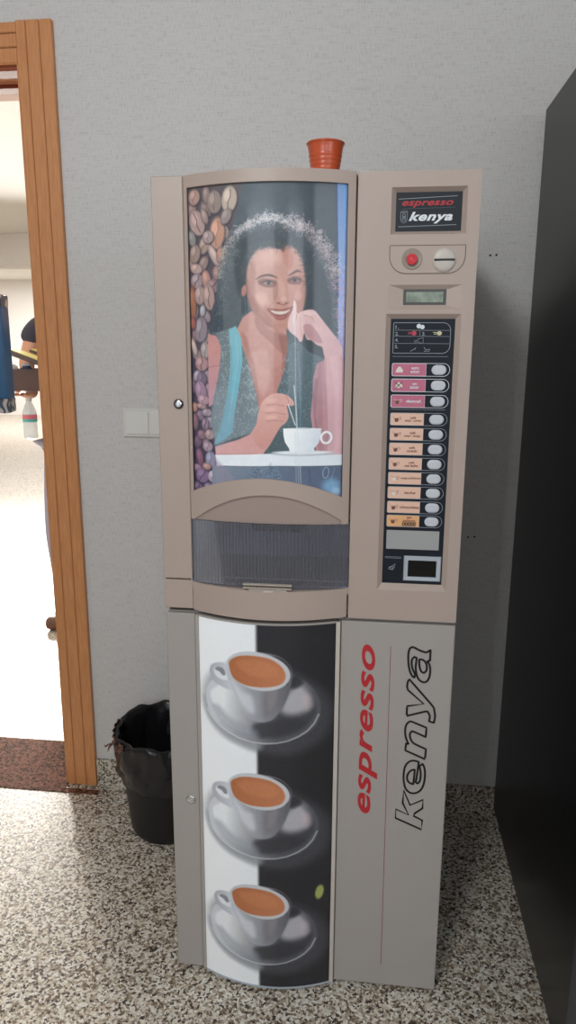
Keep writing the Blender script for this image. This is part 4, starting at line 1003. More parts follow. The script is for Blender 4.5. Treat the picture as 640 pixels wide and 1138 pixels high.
def frustum(bm, o, i, yo, yi):
    A = [bm.verts.new((x, yo, z)) for x, z in ((o[0], o[2]), (o[1], o[2]), (o[1], o[3]), (o[0], o[3]))]
    B = [bm.verts.new((x, yi, z)) for x, z in ((i[0], i[2]), (i[1], i[2]), (i[1], i[3]), (i[0], i[3]))]
    for k in range(4): bm.faces.new((A[k], A[(k+1) % 4], B[(k+1) % 4], B[k]))
bm = BM()
H_logo = (.4435, .5775, 1.643, 1.723); I_logo = (.4525, .569, 1.6495, 1.7155)
H_lcd = (.4435, .5765, 1.512, 1.556); I_lcd = (.472, .548, 1.5215, 1.5475)
H_key = (.4405, .5775, .968, 1.5045); I_key = (.4505, .5675, .981, 1.4955)
plate(bm, PX0, PX1, .9045, HT, [H_logo, H_lcd, H_key], 0, .016)
frustum(bm, H_logo, I_logo, 0, .010); frustum(bm, H_lcd, I_lcd, 0, .007); frustum(bm, H_key, I_key, 0, .009)
bmesh.ops.remove_doubles(bm, verts=bm.verts, dist=1e-6)
panel = part('control_panel', bm, M_beige)
def rect(bm, x0, x1, z0, z1, y, d=.002): box(bm, x0, x1, y, y+d, z0, z1)
bm = BM(); rect(bm, I_logo[0]-.001, I_logo[1]+.001, I_logo[2]-.001, I_logo[3]+.001, .0095, .004); badge = part('brand_badge', bm, M_logo)
bm = BM()
outline(bm, [(.4565, 1.7045), (.5605, 1.7085)], .0009, .0090, .0094, False); outline(bm, [(.4575, 1.6575), (.5605, 1.6600)], .0009, .0090, .0094, False)
sh = [(.4610, 1.6835), (.4730, 1.6840), (.4730, 1.6720), (.4715, 1.6665), (.4670, 1.6640), (.4625, 1.6665), (.4610, 1.6720)]
outline(bm, sh, .0008, .0090, .0094); outline(bm, [(.4622, 1.6815), (.4718, 1.6818)], .0008, .0090, .0094, False)
outline(bm, rrect(.4645, .4697, 1.668, 1.679, .002), .0007, .0090, .0094)
outline(bm, [(.4655, 1.676), (.4690, 1.671)], .0008, .0090, .0094, False); outline(bm, [(.4655, 1.671), (.4690, 1.676)], .0008, .0090, .0094, False)
part('crest', bm, M_lineprint, badge)
bm = BM(); outline(bm, [(.4635, 1.6878), (.5570, 1.6895)], .0005, .0090, .0094, False); part('badge_rule', bm, mat('dull_grey_print', (90, 96, 104), .5), badge)
text_obj('espresso_lettering', M_redprint, badge, 'espresso', .4630, .5540, 1.6895, 1.7010, .0092, offset=.022, shear=.32, space=1.05)
text_obj('kenya_lettering', M_whiteprint, badge, 'kenya', .4755, .5535, 1.6625, 1.6825, .0092, offset=.035, shear=.32, space=1.1)
# coin plate
bm = BM(); cp = rrect(.4435, .5785, 1.5755, 1.6240, (.030, .030, .001, .001), 8)
prism(bm, cp, -.0008, .004); coin = part('coin_plate', bm, M_beige)
bm = BM(); outline(bm, cp, .0011, -.0011, .001); part('coin_plate_groove', bm, mat('brown_groove', (92, 76, 66), .7), coin)
bm = BM(); lathe(bm, [(.0185, .0012), (.0175, .0032), (.0165, .0030), (.011, .0016), (0, .0016)], (.484, 0, 1.6005), 32, R90)
part('button_dish', bm, mat('shaded_beige_dish', (150, 138, 126), .5), coin, True)
bm = BM(); lathe(bm, [(.0098, .001), (.0098, .0085), (.0088, .0098), (.006, .0098), (.005, .0090), (0, .0086)], (.4835, 0, 1.5995), 32, R90)
part('coin_return_button', bm, M_redbtn, coin)
bm = BM(); lathe(bm, [(.0215, .0008), (.0210, .0028), (.016, .0050), (.008, .0060), (0, .0063)], (.5415, 0, 1.5985), 40, R90)
part('coin_slot_dome', bm, M_trim, coin, True)
bm = BM(); box(bm, .5235, .5600, -.0078, -.002, 1.5968, 1.6002, .0008, seg=1); part('coin_slot', bm, M_black, coin)
# display
bm = BM(); rect(bm, I_lcd[0]-.001, I_lcd[1]+.001, I_lcd[2]-.001, I_lcd[3]+.001, .0062, .004); disp = part('display', bm, mat('grey_display_bezel', (74, 72, 68), .4))
def lcd_mat():
    m = mat('green_grey_lcd', (128, 140, 122), .25); nt = m.node_tree; b = nt.nodes['Principled BSDF']
    tc = nt.nodes.new('ShaderNodeTexCoord'); n = nt.nodes.new('ShaderNodeTexNoise'); n.inputs['Scale'].default_value = 60; nt.links.new(tc.outputs['Object'], n.inputs['Vector'])
    rp = nt.nodes.new('ShaderNodeValToRGB'); rp.color_ramp.elements[0].position = .3; rp.color_ramp.elements[0].color = srgb(112, 122, 110); rp.color_ramp.elements[1].position = .7; rp.color_ramp.elements[1].color = srgb(150, 162, 140)
    nt.links.new(n.outputs[0], rp.inputs[0]); nt.links.new(rp.outputs[0], b.inputs['Base Color']); return m
bm = BM(); rect(bm, .4765, .5435, 1.5255, 1.5435, .0056, .002); part('screen', bm, lcd_mat(), disp)
# keypad
KY = .0085
bm = BM(); rect(bm, I_key[0]-.001, I_key[1]+.001, I_key[2]-.001, I_key[3]+.001, KY, .004); keypad = part('keypad', bm, M_navy)
t0, t1 = KY-.0005, KY+.0005
bm = BM(); outline(bm, rrect(.4555, .5605, 1.4335, 1.4890, (.002, .014, .014, .002)), .0010, t0, t1); part('instruction_outline', bm, M_lineprint, keypad)
for p_ in ([(.4575, 1.4755), (.5590, 1.4751)], [(.4575, 1.4645), (.5590, 1.4641)], [(.4575, 1.4515), (.5590, 1.4511)], [(.5045, 1.4755), (.5045, 1.4650)],
           [(.4555, 1.4275), (.5580, 1.4275)], [(.4555, 1.3285), (.5580, 1.3285)], [(.4545, 1.0355), (.4865, 1.0350)], [(.4545, 1.0330), (.4865, 1.0325)]):
    bm = BM(); outline(bm, p_, .0006, t0, t1, False); part('printed_rule', bm, M_lineprint, keypad)
for s, x, z in (('1.', .4590, 1.4800), ('2.', .4590, 1.4680), ('3.', .5085, 1.4680), ('4.', .4590, 1.4565), ('5.', .4590, 1.4445)):
    text_obj('step_number', M_lineprint, keypad, s, x, x+.0062, z-.0022, z+.0042, KY-.0003, offset=.015)
def icons(name, m, polys, parent=None, y=None):
    b_ = BM(); y = KY-.0005 if y is None else y
    for k, p in enumerate(polys): prism(b_, p, y+.0003*(k % 2)*0, y+.001)
    return part(name, b_, m, parent or keypad)
icons('coin_symbol', M_whiteprint, [circle(.5020, 1.4828, .0042), circle(.5085, 1.4812, .0040)])
icons('hand_symbol', mat('crimson_print', (190, 60, 84), .5), [circle(.4935, 1.4700, .0046, .0042), [(.4830, 1.4722), (.4905, 1.4718), (.4905, 1.4708), (.4830, 1.4710)], [(.4820, 1.4695), (.4905, 1.4700), (.4905, 1.4688), (.4820, 1.4682)]])
icons('hand_symbol', mat('cream_print', (206, 200, 160), .5), [circle(.5400, 1.4700, .0046, .0040), [(.5285, 1.4722), (.5370, 1.4718), (.5370, 1.4706), (.5285, 1.4710)], [(.5300, 1.4690), (.5370, 1.4698), (.5370, 1.4684), (.5300, 1.4678)]])
def symbol(*a):
    bm = BM(); outline(bm, *a); part('printed_symbol', bm, M_lineprint, keypad)
symbol([(.4945, 1.4560), (.5010, 1.4570), (.5010, 1.4590), (.5110, 1.4625), (.5110, 1.4530), (.5050, 1.4520), (.5030, 1.4545), (.4945, 1.4535)], .0007, t0, t1)
symbol([(.4880, 1.4370), (.4935, 1.4400), (.4985, 1.4440), (.4960, 1.4400)], .0009, t0, t1, False)
symbol([(.5130, 1.4450), (.5160, 1.4400), (.5240, 1.4410), (.5230, 1.4375), (.5130, 1.4375)], .0009, t0, t1, False)
symbol([(.4630, 1.0130), (.4690, 1.0155), (.4750, 1.0210), (.4735, 1.0130), (.4680, 1.0090), (.4620, 1.0100)], .0011, t0, t1)
symbol(circle(.4690, 1.0115, .0032, n=12), .0010, t0, t1)
# eleven selections: printed label, outline and button each
M_pink = mat('pink_label', (190, 104, 128), .45); M_peach = mat('peach_label', (228, 186, 164), .45); M_orange = mat('orange_label', (228, 172, 122), .45)
M_brown = mat('brown_print', (120, 66, 48), .5); M_cream = mat('cream_icon', (226, 216, 204), .5)
rows = [1.4030, 1.3740, 1.3440, 1.3100, 1.2810, 1.2525, 1.2235, 1.1950, 1.1665, 1.1375, 1.1095]
words = [('extra', 'azúcar'), ('sin', 'azúcar'), ('descaf.',), ('café', 'expr. corto'), ('café', 'expr. largo'), ('café', 'cortado'), ('café', 'con leche'), ('capuchino',), ('leche',), ('chocolate',), ('agua', 'caliente')]
def cup_icon(cx, cz, s=1.):
    return [[(cx-.0042*s, cz+.0018*s), (cx+.0042*s, cz+.0026*s), (cx+.0030*s, cz-.0040*s), (cx-.0022*s, cz-.0044*s)]]
for i, (z, w) in enumerate(zip(rows, words)):
    h = .0118; pink = i < 3
    bm = BM(); prism(bm, rrect(.4560, .5185, z-h+.0006, z+h-.0006, (.0025, .0, .0, .0025), 3), KY-.0007, KY+.001)
    lab = part('selection_label', bm, M_pink if pink else (M_orange if i == 10 else M_peach), keypad)
    lab['label'] = '%s label reading %s' % ('pink' if pink else ('orange' if i == 10 else 'peach'), ' '.join(w))
    bm = BM(); prism(bm, rrect(.4553, .5190, z-h, z+h, (.003, .0, .0, .003), 3), KY-.0004, KY+.001); 
    pts = rrect(.4553, .5625, z-h, z+h, (.003, h-.0002, h-.0002, .003), 6)
    outline(bm, pts, .0008, KY-.0006, KY+.0008); part('label_outline', bm, M_whiteprint if pink else M_lineprint, keypad)
    M_t = M_whiteprint if pink else M_brown; y = KY-.0009
    if i == 0: icons('sugar_symbol', M_cream, [[(.4615, z-.005), (.4750, z-.005), (.4760, z-.001), (.4715, z+.005), (.4680, z+.006), (.4640, z+.001)]], keypad, y)
    elif i == 1:
        icons('sugar_symbol', M_cream, [[(.4615, z-.005), (.4750, z-.005), (.4760, z-.001), (.4715, z+.005), (.4680, z+.006), (.4640, z+.001)]], keypad, y)
        b_ = BM(); outline(b_, [(.4620, z-.006), (.4750, z+.006)], .0012, y-.0004, y, False); outline(b_, [(.4620, z+.006), (.4750, z-.006)], .0012, y-.0004, y, False); part('cross_mark', b_, M_blackprint, keypad)
    else:
        mi = M_cream if i in (7, 8) else mat('coffee_brown_icon', (112, 70, 58), .5)
        ps = cup_icon(.4670, z-.001, 1.0)
        icons('cup_symbol', mi, ps, keypad, y)
        b_ = BM(); outline(b_, [(.4712, z+.0012), (.4750, z+.004), (.4765, z+.002), (.4735, z-.0018), (.4700, z-.0024)], .0007, y, y+.0006, False)
        outline(b_, [(.4600, z+.0055), (.4625, z+.002), (.4710, z+.002)], .0005, y, y+.0006, False); part('cup_outline', b_, M_brown if not pink else M_cream, keypad)
    if len(w) == 2 and i < 10:
        l0 = .0040*max(1, len(w[0])/2.6); l1 = .0024*len(w[1])
        text_obj('drink_lettering', M_t, keypad, w[0], .4985-l0*.9, .4985+l0*.9, z+.0008, z+.0052, y, offset=.02)
        text_obj('drink_lettering', M_t, keypad, w[1], max(.4790, .4985-l1*.58), min(.5165, .4985+l1*.58), z-.0058, z-.0006, y, offset=.02)
    elif len(w) == 1:
        l1 = .0021*len(w[0]); text_obj('drink_lettering', M_t, keypad, w[0], .4985-l1, .4985+l1, z-.0024, z+.0030, y, offset=.02)
    else:
        text_obj('drink_lettering', M_t, keypad, w[0], .4940, .5040, z+.0040, z+.0088, y, offset=.02)
        text_obj('drink_lettering', M_t, keypad, w[1], .4870, .5110, z-.0004, z+.0034, y, offset=.02)
        text_obj('drink_lettering', M_blackprint, keypad, '00000', .4860, .5120, z-.0090, z-.0022, y, offset=.03)
        b_ = BM(); outline(b_, [(.4855, z-.0098), (.5125, z-.0098), (.5125, z-.0014), (.4855, z-.0014)], .0008, y, y+.0006); part('number_box', b_, M_blackprint, keypad)
    bm = BM(); st = stadium(.5425, z, .0275, .0185, 8)
    a = [bm.verts.new((x, KY+.001, q)) for x, q in st]; b2 = [bm.verts.new((x, KY-.0022, q)) for x, q in st]
    c2_ = [bm.verts.new((.5425+(x-.5425)*.86, KY-.0032, z+(q-z)*.80)) for x, q in st]; c3_ = [bm.verts.new((.5425+(x-.5425)*.5, KY-.0027, z+(q-z)*.4)) for x, q in st]
    for A, B in ((a, b2), (b2, c2_), (c2_, c3_)):
        for k in range(len(st)): bm.faces.new((A[k], A[(k+1) % len(st)], B[(k+1) % len(st)], B[k]))
    bm.faces.new(c3_[::-1]); part('selection_button', bm, M_btn, keypad, True)
bm = BM(); prism(bm, rrect(.4560, .5590, 1.0520, 1.0905, .001, 2), KY-.0012, KY+.001); part('blank_plate', bm, M_grey, keypad)
bm = BM(); frustum(bm, (.4920, .5655, .9865, 1.0385), (.4940, .5635, .9885, 1.0365), KY, KY-.003); frustum(bm, (.4940, .5635, .9885, 1.0365), (.5000, .5570, .9950, 1.0300), KY-.003, KY-.0022); frustum(bm, (.5, .557, .995, 1.03), (.5010, .5560, .9960, 1.0290), KY-.0022, KY)
fr = part('sensor_frame', bm, M_silver, keypad)
bm = BM(); rect(bm, .5000, .5570, .9950, 1.0300, KY-.0006, .001); part('sensor_window', bm, mat('black_glass', (8, 9, 12), .12), keypad)
# lower door with the coffee cup pictures
bm = BM(); box(bm, .002, .0640, -.001, .013, .016, .898, .0015, seg=1)
Xl = span(.0695, .3655, 40)
band(bm, Xl, lambda x: .012, lambda x: .897, bl, lambda x: .013)
ldoor = part('lower_door', bm, M_beige2)
bm = BM(); box(bm, .0645, .0720, -.0045, .006, .014, .897, .001, seg=1); part('side_trim', bm, M_beige2, ldoor)
bm = BM(); box(bm, .3600, .3690, -.0085, .006, .014, .897, .001, seg=1); part('side_trim', bm, M_trim, ldoor)
print_mesh('coffee_cups_panel', cups_canvas(), .0700, .893, lambda x: bl(x)-.0008, M_print2, ldoor)
bm = BM(); band(bm, span(.072, .361, 30), lambda x: .0105, lambda x: .0145, lambda x: bl(x)-.0025, lambda x: .0); part('kick_edge', bm, M_silver, ldoor)
bm = BM(); lathe(bm, [(0, .001), (.0105, .001), (.0108, .0026), (.0080, .0045), (.0045, .0045), (.0036, .0030), (.0018, .0030), (.0018, .0045), (0, .0045)], (.044, 0, .458), 24, R90)
part('door_lock', bm, M_chrome, ldoor)
bm = BM(); box(bm, .3700, .6, -.0005, .013, .016, .8975, .0015, seg=1); lpanel = part('lower_side_panel', bm, M_beige2)
bm = BM(); outline(bm, [(.4725, .848), (.4775, .072)], .0011, -.0010, -.0006, False); part('red_rule', bm, mat('dull_red_print', (140, 60, 56), .5), lpanel)
def upright(me, zlo, zhi, xlo, xhi, m, name, thick=.0003):
    """lettering that reads from bottom to top"""
    fit_text(me, zlo, zhi, -xhi, -xlo, (0, 0, 1), (-1, 0, 0), (0, -.0006, 0), thick=thick)
    for v in me.vertices: v.co.y = -abs(v.co.y)
    return obj(name, me, m, lpanel)
upright(text_mesh('espresso', offset=.022, shear=.30, space=1.05), .457, .849, .4140, .4540, M_redprint, 'espresso_lettering')
KENYA_CONTOURS = [  # (smooth, closed (x, z) path on the panel)
    (0, [(0.5113, 0.5201), (0.5265, 0.4852), (0.5533, 0.5006), (0.5529, 0.48), (0.5371, 0.4662), (0.5351, 0.4596), (0.5536, 0.4507), (0.553, 0.4279), (0.4965, 0.4513), (0.4966, 0.4728), (0.5242, 0.4613), (0.5105, 0.4891)]),
    (1, [(0.5403, 0.5898), (0.5378, 0.5574), (0.5359, 0.5407), (0.5399, 0.5384), (0.5442, 0.5447), (0.5456, 0.558), (0.5444, 0.5697), (0.542, 0.5797), (0.5485, 0.5857), (0.5529, 0.5751), (0.5546, 0.5588), (0.5532, 0.5403), (0.5483, 0.5251), (0.5396, 0.5166), (0.5299, 0.5143), (0.5212, 0.5176), (0.5143, 0.5267), (0.5104, 0.5441), (0.51, 0.5618), (0.5126, 0.5774), (0.5187, 0.587), (0.5279, 0.5917)]),
    (1, [(0.5327, 0.5709), (0.525, 0.5681), (0.5189, 0.5596), (0.5173, 0.5502), (0.5203, 0.5413), (0.5263, 0.5373), (0.5309, 0.5358), (0.5321, 0.5533)]),
    (2, [(0.5108, 0.6144), (0.5124, 0.6311), (0.5173, 0.6296), (0.5116, 0.6425), (0.5091, 0.6567), (0.5099, 0.6703), (0.514, 0.6784), (0.5225, 0.6815), (0.5527, 0.6698), (0.5521, 0.6483), (0.529, 0.6581), (0.5231, 0.6595), (0.5198, 0.6553), (0.5194, 0.6481), (0.5231, 0.6376), (0.5301, 0.6309), (0.5537, 0.6205), (0.5529, 0.5969)]),
    (2, [(0.5122, 0.7777), (0.5604, 0.7231), (0.5667, 0.7102), (0.5689, 0.6963), (0.5671, 0.6821), (0.5571, 0.6849), (0.5582, 0.6956), (0.555, 0.7035), (0.5485, 0.7066), (0.5109, 0.6941), (0.5106, 0.7163), (0.5446, 0.7235), (0.511, 0.7527)]),
    (1, [(0.5528, 0.8442), (0.5456, 0.8384), (0.5381, 0.8393), (0.5286, 0.8428), (0.5203, 0.8471), (0.5141, 0.8474), (0.5099, 0.8411), (0.5086, 0.8292), (0.5095, 0.8139), (0.5115, 0.802), (0.5145, 0.7919), (0.5186, 0.7843), (0.5231, 0.7814), (0.5237, 0.7891), (0.5196, 0.7974), (0.5167, 0.8075), (0.516, 0.816), (0.5173, 0.8225), (0.5212, 0.8268), (0.5256, 0.825), (0.5254, 0.8165), (0.5246, 0.8045), (0.5265, 0.7909), (0.5304, 0.7802), (0.5366, 0.774), (0.5442, 0.7721), (0.5503, 0.7769), (0.5536, 0.7864), (0.5543, 0.7988), (0.5525, 0.8103), (0.5477, 0.8188), (0.5529, 0.8208)]),
    (1, [(0.5314, 0.822), (0.5361, 0.8219), (0.5408, 0.8198), (0.5451, 0.8143), (0.5471, 0.8059), (0.5462, 0.7976), (0.5417, 0.7929), (0.5369, 0.795), (0.5335, 0.8016), (0.5315, 0.8118)]),
]
def rounded(P, n=4, sharp=2.2):
    """smooths a closed path, keeping its hard corners"""
    P = [Vector(q) for q in P]; N = len(P); out = []
    def corner(i):
        a, b, c = P[i-1], P[i], P[(i+1) % N]; return (b-a).angle(c-b) > 1.05 if (b-a).length and (c-b).length else False
    for i in range(N):
        a, b, c, d = P[i-1], P[i], P[(i+1) % N], P[(i+2) % N]
        if (c-b).length > .028: out.append(b); continue
        t1 = Vector((0, 0)) if corner(i) else (c-a)*.5; t2 = Vector((0, 0)) if corner((i+1) % N) else (d-b)*.5
        for k_ in range(n):
            t = k_/n; out.append(b*(2*t**3-3*t*t+1)+t1*(t**3-2*t*t+t)+c*(-2*t**3+3*t*t)+t2*(t**3-t*t))
    return [tuple(q) for q in out]
for name_, idx in (('k_letter', (0,)), ('e_letter', (1, 2)), ('n_letter', (3,)), ('y_letter', (4,)), ('a_letter', (5, 6))):
    bm = BM()
    for i in idx: outline(bm, rounded(KENYA_CONTOURS[i][1]) if KENYA_CONTOURS[i][0] else KENYA_CONTOURS[i][1], .0044, -.0010, -.0006)
    part('outlined_'+name_, bm, M_blackprint, lpanel)
# ---------------------------------------------------------------- plastic cup on the machine
cup = tag(empty('plastic_cup', (.316, .105, HT)), 'small orange-brown ribbed plastic cup standing on top of the beige vending machine', 'cup')
bm = BM(); prof = [(0, .0), (.0225, .0), (.0235, .002)]
zs = [.002+.064*i/32 for i in range(33)]
for i, z in enumerate(zs):
    r = .0235+(.0345-.0235)*(z/.070); r += .0006 if (i % 4 < 2 and .012 < z < .055) else 0
    prof.append((r, z))
prof += [(.0350, .0695), (.0352, .0715), (.0368, .0725), (.0372, .0740), (.0364, .0752), (.0345, .0748), (.0335, .066), (.0225, .003), (0, .003)]
obj('cup_wall', bm if lathe(bm, prof, n=48) is None else bm, mat('orange_brown_plastic', (196, 84, 48), .28, coat=.3), cup, True)
bm = BM(); lathe(bm, [(0, .0775), (.012, .0785), (.024, .0765), (.031, .0745), (.0325, .070), (.030, .066), (0, .066)], n=32, wob=lambda r, z, t: (r, z+.0016*math.sin(5*t)+.001*math.sin(3*t+1)))
obj('paper_napkin', bm, mat('white_tissue', (226, 214, 208), .9), cup, True)
# ---------------------------------------------------------------- light switch
sw = tag(empty('light_switch', (-.24, WY, 1.225)), 'white double light switch on the wall partly hidden behind the beige machine', 'light switch')
bm = BM(); box(bm, -.082, .082, -.008, 0, -.043, .043, .003); obj('cover_plate', bm, mat('white_switch_plastic', (214, 210, 204), .4), sw)
for xa, xb in ((-.072, -.0015), (.0015, .072)):
    bm = BM(); vs_ = box(bm, xa+.001, xb-.001, -.0115, -.006, -.0335, .0335, .0015); obj('rocker', bm, mat('white_rocker_plastic', (222, 219, 213), .35), sw)
# ---------------------------------------------------------------- waste bin
bc = (-.168, .528)
bin_ = tag(empty('waste_bin', (bc[0], bc[1], 0)), 'black round waste bin with black bag between the doorway and the beige machine', 'waste bin')
bm = BM()
lathe(bm, [(0, 0), (.100, 0), (.112, .006), (.118, .02), (.142, .27), (.150, .29), (.152, .318), (.148, .320), (.144, .30), (.138, .27), (.112, .02), (0, .012)], n=56)
obj('bucket', bm, mat('black_bin_plastic', (20, 20, 23), .5), bin_, True)
def crumple(r, z, t):
    a = .0035*math.sin(7*t+z*60)+.003*math.sin(13*t-z*90)+.002*math.sin(23*t+z*140)
    return r+a, z+.006*math.sin(3*t+.6)*(1 if z > .22 else 0)+.004*math.sin(9*t+z*50)
bm = BM()
lathe(bm, [(.147, .215), (.153, .235), (.150, .25), (.156, .275), (.153, .295), (.157, .318), (.155, .331), (.149, .334), (.143, .325), (.138, .30), (.132, .25), (.122, .18), (.112, .12), (.09, .06), (.05, .045), (0, .05)], n=112, wob=lambda r, z, t: crumple(r, z, t) if r > .13 else (r*(1+.05*math.sin(6*t+z*40)+.03*math.sin(11*t)), z+.006*math.sin(5*t)))
# bag hangs lower at the front
for v in bm.verts:
    if v.co.z < .31 and v.co.xy.length > .1395 and v.co.z > .2: v.co.z -= .03*max(0, -v.co.y/.15)
lm = mat('thin_black_bag_plastic', (24, 24, 26), .26, bump=(60, .5, .004))
obj('bin_liner', bm, lm, bin_, True)
bm = BM(); n_a = 26; rows_ = []
for j in range(9):
    row = []
    for k in range(n_a+1):
        t = math.radians(172+k*62/n_a); e = min(k, n_a-k)/n_a*2
        z = .333-.052*(j/8)*(.25+.75*math.sqrt(max(e, 0)))+.004*math.sin(k*1.9)*(j/8)
        r = .1575+.0028*math.sin(k*1.3+j*1.7)+.0018*math.sin(k*2.9-j*2.3)
        row.append(bm.verts.new((r*math.cos(t), r*math.sin(t), z)))
    rows_.append(row)
for a, b in zip(rows_[:-1], rows_[1:]):
    for k in range(n_a): bm.faces.new((a[k], b[k], b[k+1], a[k+1]))
tube(bm, [(-.157, -.028, .285), (-.164, -.032, .275), (-.172, -.034, .276), (-.181, -.038, .270), (-.186, -.037, .274)], [.005, .004, .0025, .003, .001], 7)
tube(bm, [(-.164, -.032, .277), (-.170, -.040, .268), (-.172, -.047, .259)], [.004, .0025, .001], 7)
obj('bag_tie', bm, mat('reddish_translucent_bag_edge', (104, 62, 52), .3), bin_, True)
# ---------------------------------------------------------------- tall black machine on the right
BX = .832
bk = tag(empty('black_vending_machine', (1.2, .2, 0)), 'tall glossy black vending machine seen from its plain side at the right edge', 'vending machine')
bk_inv = Matrix.Translation((-1.2, -.2, 0))
def bpart(name, bm, m, parent=None):
    o = obj(name, bm, m, parent or bk)
    if parent is None: o.matrix_parent_inverse = bk_inv
    return o
M_gloss = mat('glossy_black_side', (11, 12, 16), .3, spec=.26, bump=(3, .02, .01))
bm = BM(); box(bm, BX, 1.70, -.19, .665, .045, 2.035, .003); side = bpart('cabinet_housing', bm, M_gloss)
bm = BM(); box(bm, BX+.012, 1.69, -.17, .655, .012, .046); bpart('plinth', bm, M_black)
for x, y in ((.88, -.13), (1.64, -.13), (.88, .6), (1.64, .6)):
    bm = BM(); lathe(bm, [(0, 0), (.02, 0), (.02, .008), (.01, .01), (.01, .014), (0, .014)], (x, y, 0), 16); bpart('foot', bm, M_foot)
bm = BM(); box(bm, BX-.004, 1.704, -.255, -.192, .165, 2.035, .006); bd_ = bpart('front_door', bm, mat('dark_blue_grey_door', (46, 54, 70), .3))
bm = BM(); box(bm, BX+.05, 1.40, -.257, -.2535, .5, 1.95, .0005, seg=1); bpart('glass_front', bm, mat('smoked_glass', (12, 14, 18), .05, coat=.6), bd_)
bm = BM(); box(bm, 1.44, 1.66, -.262, -.2535, 1.0, 1.7, .003); bpart('selection_panel', bm, M_black, bd_)
bm = BM(); box(bm, .95, 1.36, -.262, -.2535, .22, .42, .006); bpart('delivery_flap', bm, M_black, bd_)
bm = BM(); box(bm, BX, 1.70, -.245, -.192, .03, .158, .004); bpart('kick_plate', bm, mat('dark_kick_plate', (34, 40, 52), .4))
bm = BM(); box(bm, BX-.006, BX+.03, -.258, -.20, .160, .1645, .001); bpart('hinge', bm, M_chrome)
# ---------------------------------------------------------------- beyond the doorway
def skin_mesh(nodes, edges, sub=2, root=0):
    me = bpy.data.meshes.new('limbs'); me.from_pydata([n[0] for n in nodes], edges, []); o = bpy.data.objects.new('limbs', me); COL.objects.link(o)
    o.modifiers.new('s', 'SKIN'); sv = me.skin_vertices[0].data
    for i, n in enumerate(nodes):
        r = n[1]; sv[i].radius = (r, r) if not hasattr(r, '__len__') else r; sv[i].use_root = (i == root)
    m = o.modifiers.new('d', 'SUBSURF'); m.levels = sub; m.render_levels = sub
    dg = bpy.context.evaluated_depsgraph_get(); out = bpy.data.meshes.new_from_object(o.evaluated_get(dg))
    bpy.data.objects.remove(o); return out
def chain(nodes, edges, start, pts):
    """adds a chain of (position, radius) hanging from node index start"""
    last = start
    for p in pts:
        nodes.append(p); edges.append((last, len(nodes)-1)); last = len(nodes)-1
    return last
PX, PY = -1.045, 2.12
def P(x, y, z): return (PX+x, PY+y, z)
person = tag(empty('person', (PX, PY, 0)), 'person in a dark short-sleeved top carrying a brown crate, half hidden by the door frame', 'person')
M_skin = mat('skin', (214, 158, 128), .5)
nodes = [(P(0, 0, 1.0), (.15, .11))]; edges = []
ch = chain(nodes, edges, 0, [(P(0, 0, 1.18), (.135, .10)), (P(0, 0, 1.38), (.155, .11)), (P(0, .01, 1.53), (.11, .085)), (P(0, .005, 1.60), (.055, .055)), (P(0, -.005, 1.66), (.052, .052))])
sh_i = 3
hands = []
for s in (-1, 1):
    el = P(s*.262, -.03, 1.36) if s < 0 else P(.25, -.05, 1.30)
    wr = P(-.205, -.085, 1.222) if s < 0 else P(.12, -.09, 1.222)
    a = chain(nodes, edges, sh_i, [(P(s*.175, .01, 1.545), .066), (P(s*.225, -.005, 1.49), .052), (el, .040), (tuple((Vector(el)*.5+Vector(wr)*.5)), .036), (wr, .025)])
    wv = Vector(wr); palm = wv+Vector((0, -.072, .004))
    b = chain(nodes, edges, a, [(tuple(palm), (.030, .016))])
    for k, (dl, off) in enumerate(((.068, -.030), (.076, -.010), (.072, .010), (.058, .029))):
        st = palm+Vector((off*.85, -.028, 0)); d = Vector((off*3, -1, 0)).normalized()
        chain(nodes, edges, b, [(tuple(st), .009), (tuple(st+d*dl*.4), .0085), (tuple(st+d*dl*.7+Vector((0, 0, .002))), .008), (tuple(st+d*dl+Vector((0, 0, .003))), .0065)])
    st = palm+Vector((s*.024, .012, 0)); chain(nodes, edges, b, [(tuple(st+Vector((s*.014, -.008, .002))), .011), (tuple(st+Vector((s*.026, -.020, .018))), .010), (tuple(st+Vector((s*.026, -.028, .042))), .008)])
for s in (-1, 1):
    chain(nodes, edges, 0, [(P(s*.09, 0, .93), .095), (P(s*.12, 0, .50), .058), (P(s*.14, .02, .28), .052), (P(s*.15, .03, .09), .036), (P(s*.155, -.02, .045), .034), (P(s*.165, -.13, .03), .026)])
me = skin_mesh(nodes, edges)
bm = BM(); bm.from_mesh(me)
hd = BM(); bmesh.ops.create_uvsphere(hd, u_segments=28, v_segments=20, radius=1)
for v in hd.verts:
    x, y, z = v.co; jaw = 1-.22*max(0, -z)**1.3
    nose = .022*math.exp(-((x/.12)**2+((z+.12)/.22)**2)) if y < -.5 else 0
    eye = -.010*(math.exp(-(((x-.38)/.18)**2+((z-.05)/.12)**2))+math.exp(-(((x+.38)/.18)**2+((z-.05)/.12)**2))) if y < -.4 else 0
    lip = .006*math.exp(-((x/.3)**2+((z+.48)/.07)**2)) if y < -.4 else 0
    ear = .014*math.exp(-(((z+.02)/.2)**2+((y-.1)/.14)**2))*(1 if abs(x) > .9 else 0)
    v.co = (PX+x*.077*jaw+(ear if x > 0 else -ear), PY-.012+y*.098*jaw-nose-eye-lip, 1.765+z*.115)
hm = bpy.data.meshes.new('h'); hd.to_mesh(hm); hd.free(); bm.from_mesh(hm)
body_o = obj('body', bm, M_skin, None, True); body_o.parent = person; body_o.matrix_parent_inverse = Matrix.Translation((-PX, -PY, 0))
def wear(name, me, m):
    o = obj(name, me, m, None, True); o.parent = person; o.matrix_parent_inverse = Matrix.Translation((-PX, -PY, 0)); return o
nodes = [(P(0, 0, .90), (.185, .145))]; edges = []
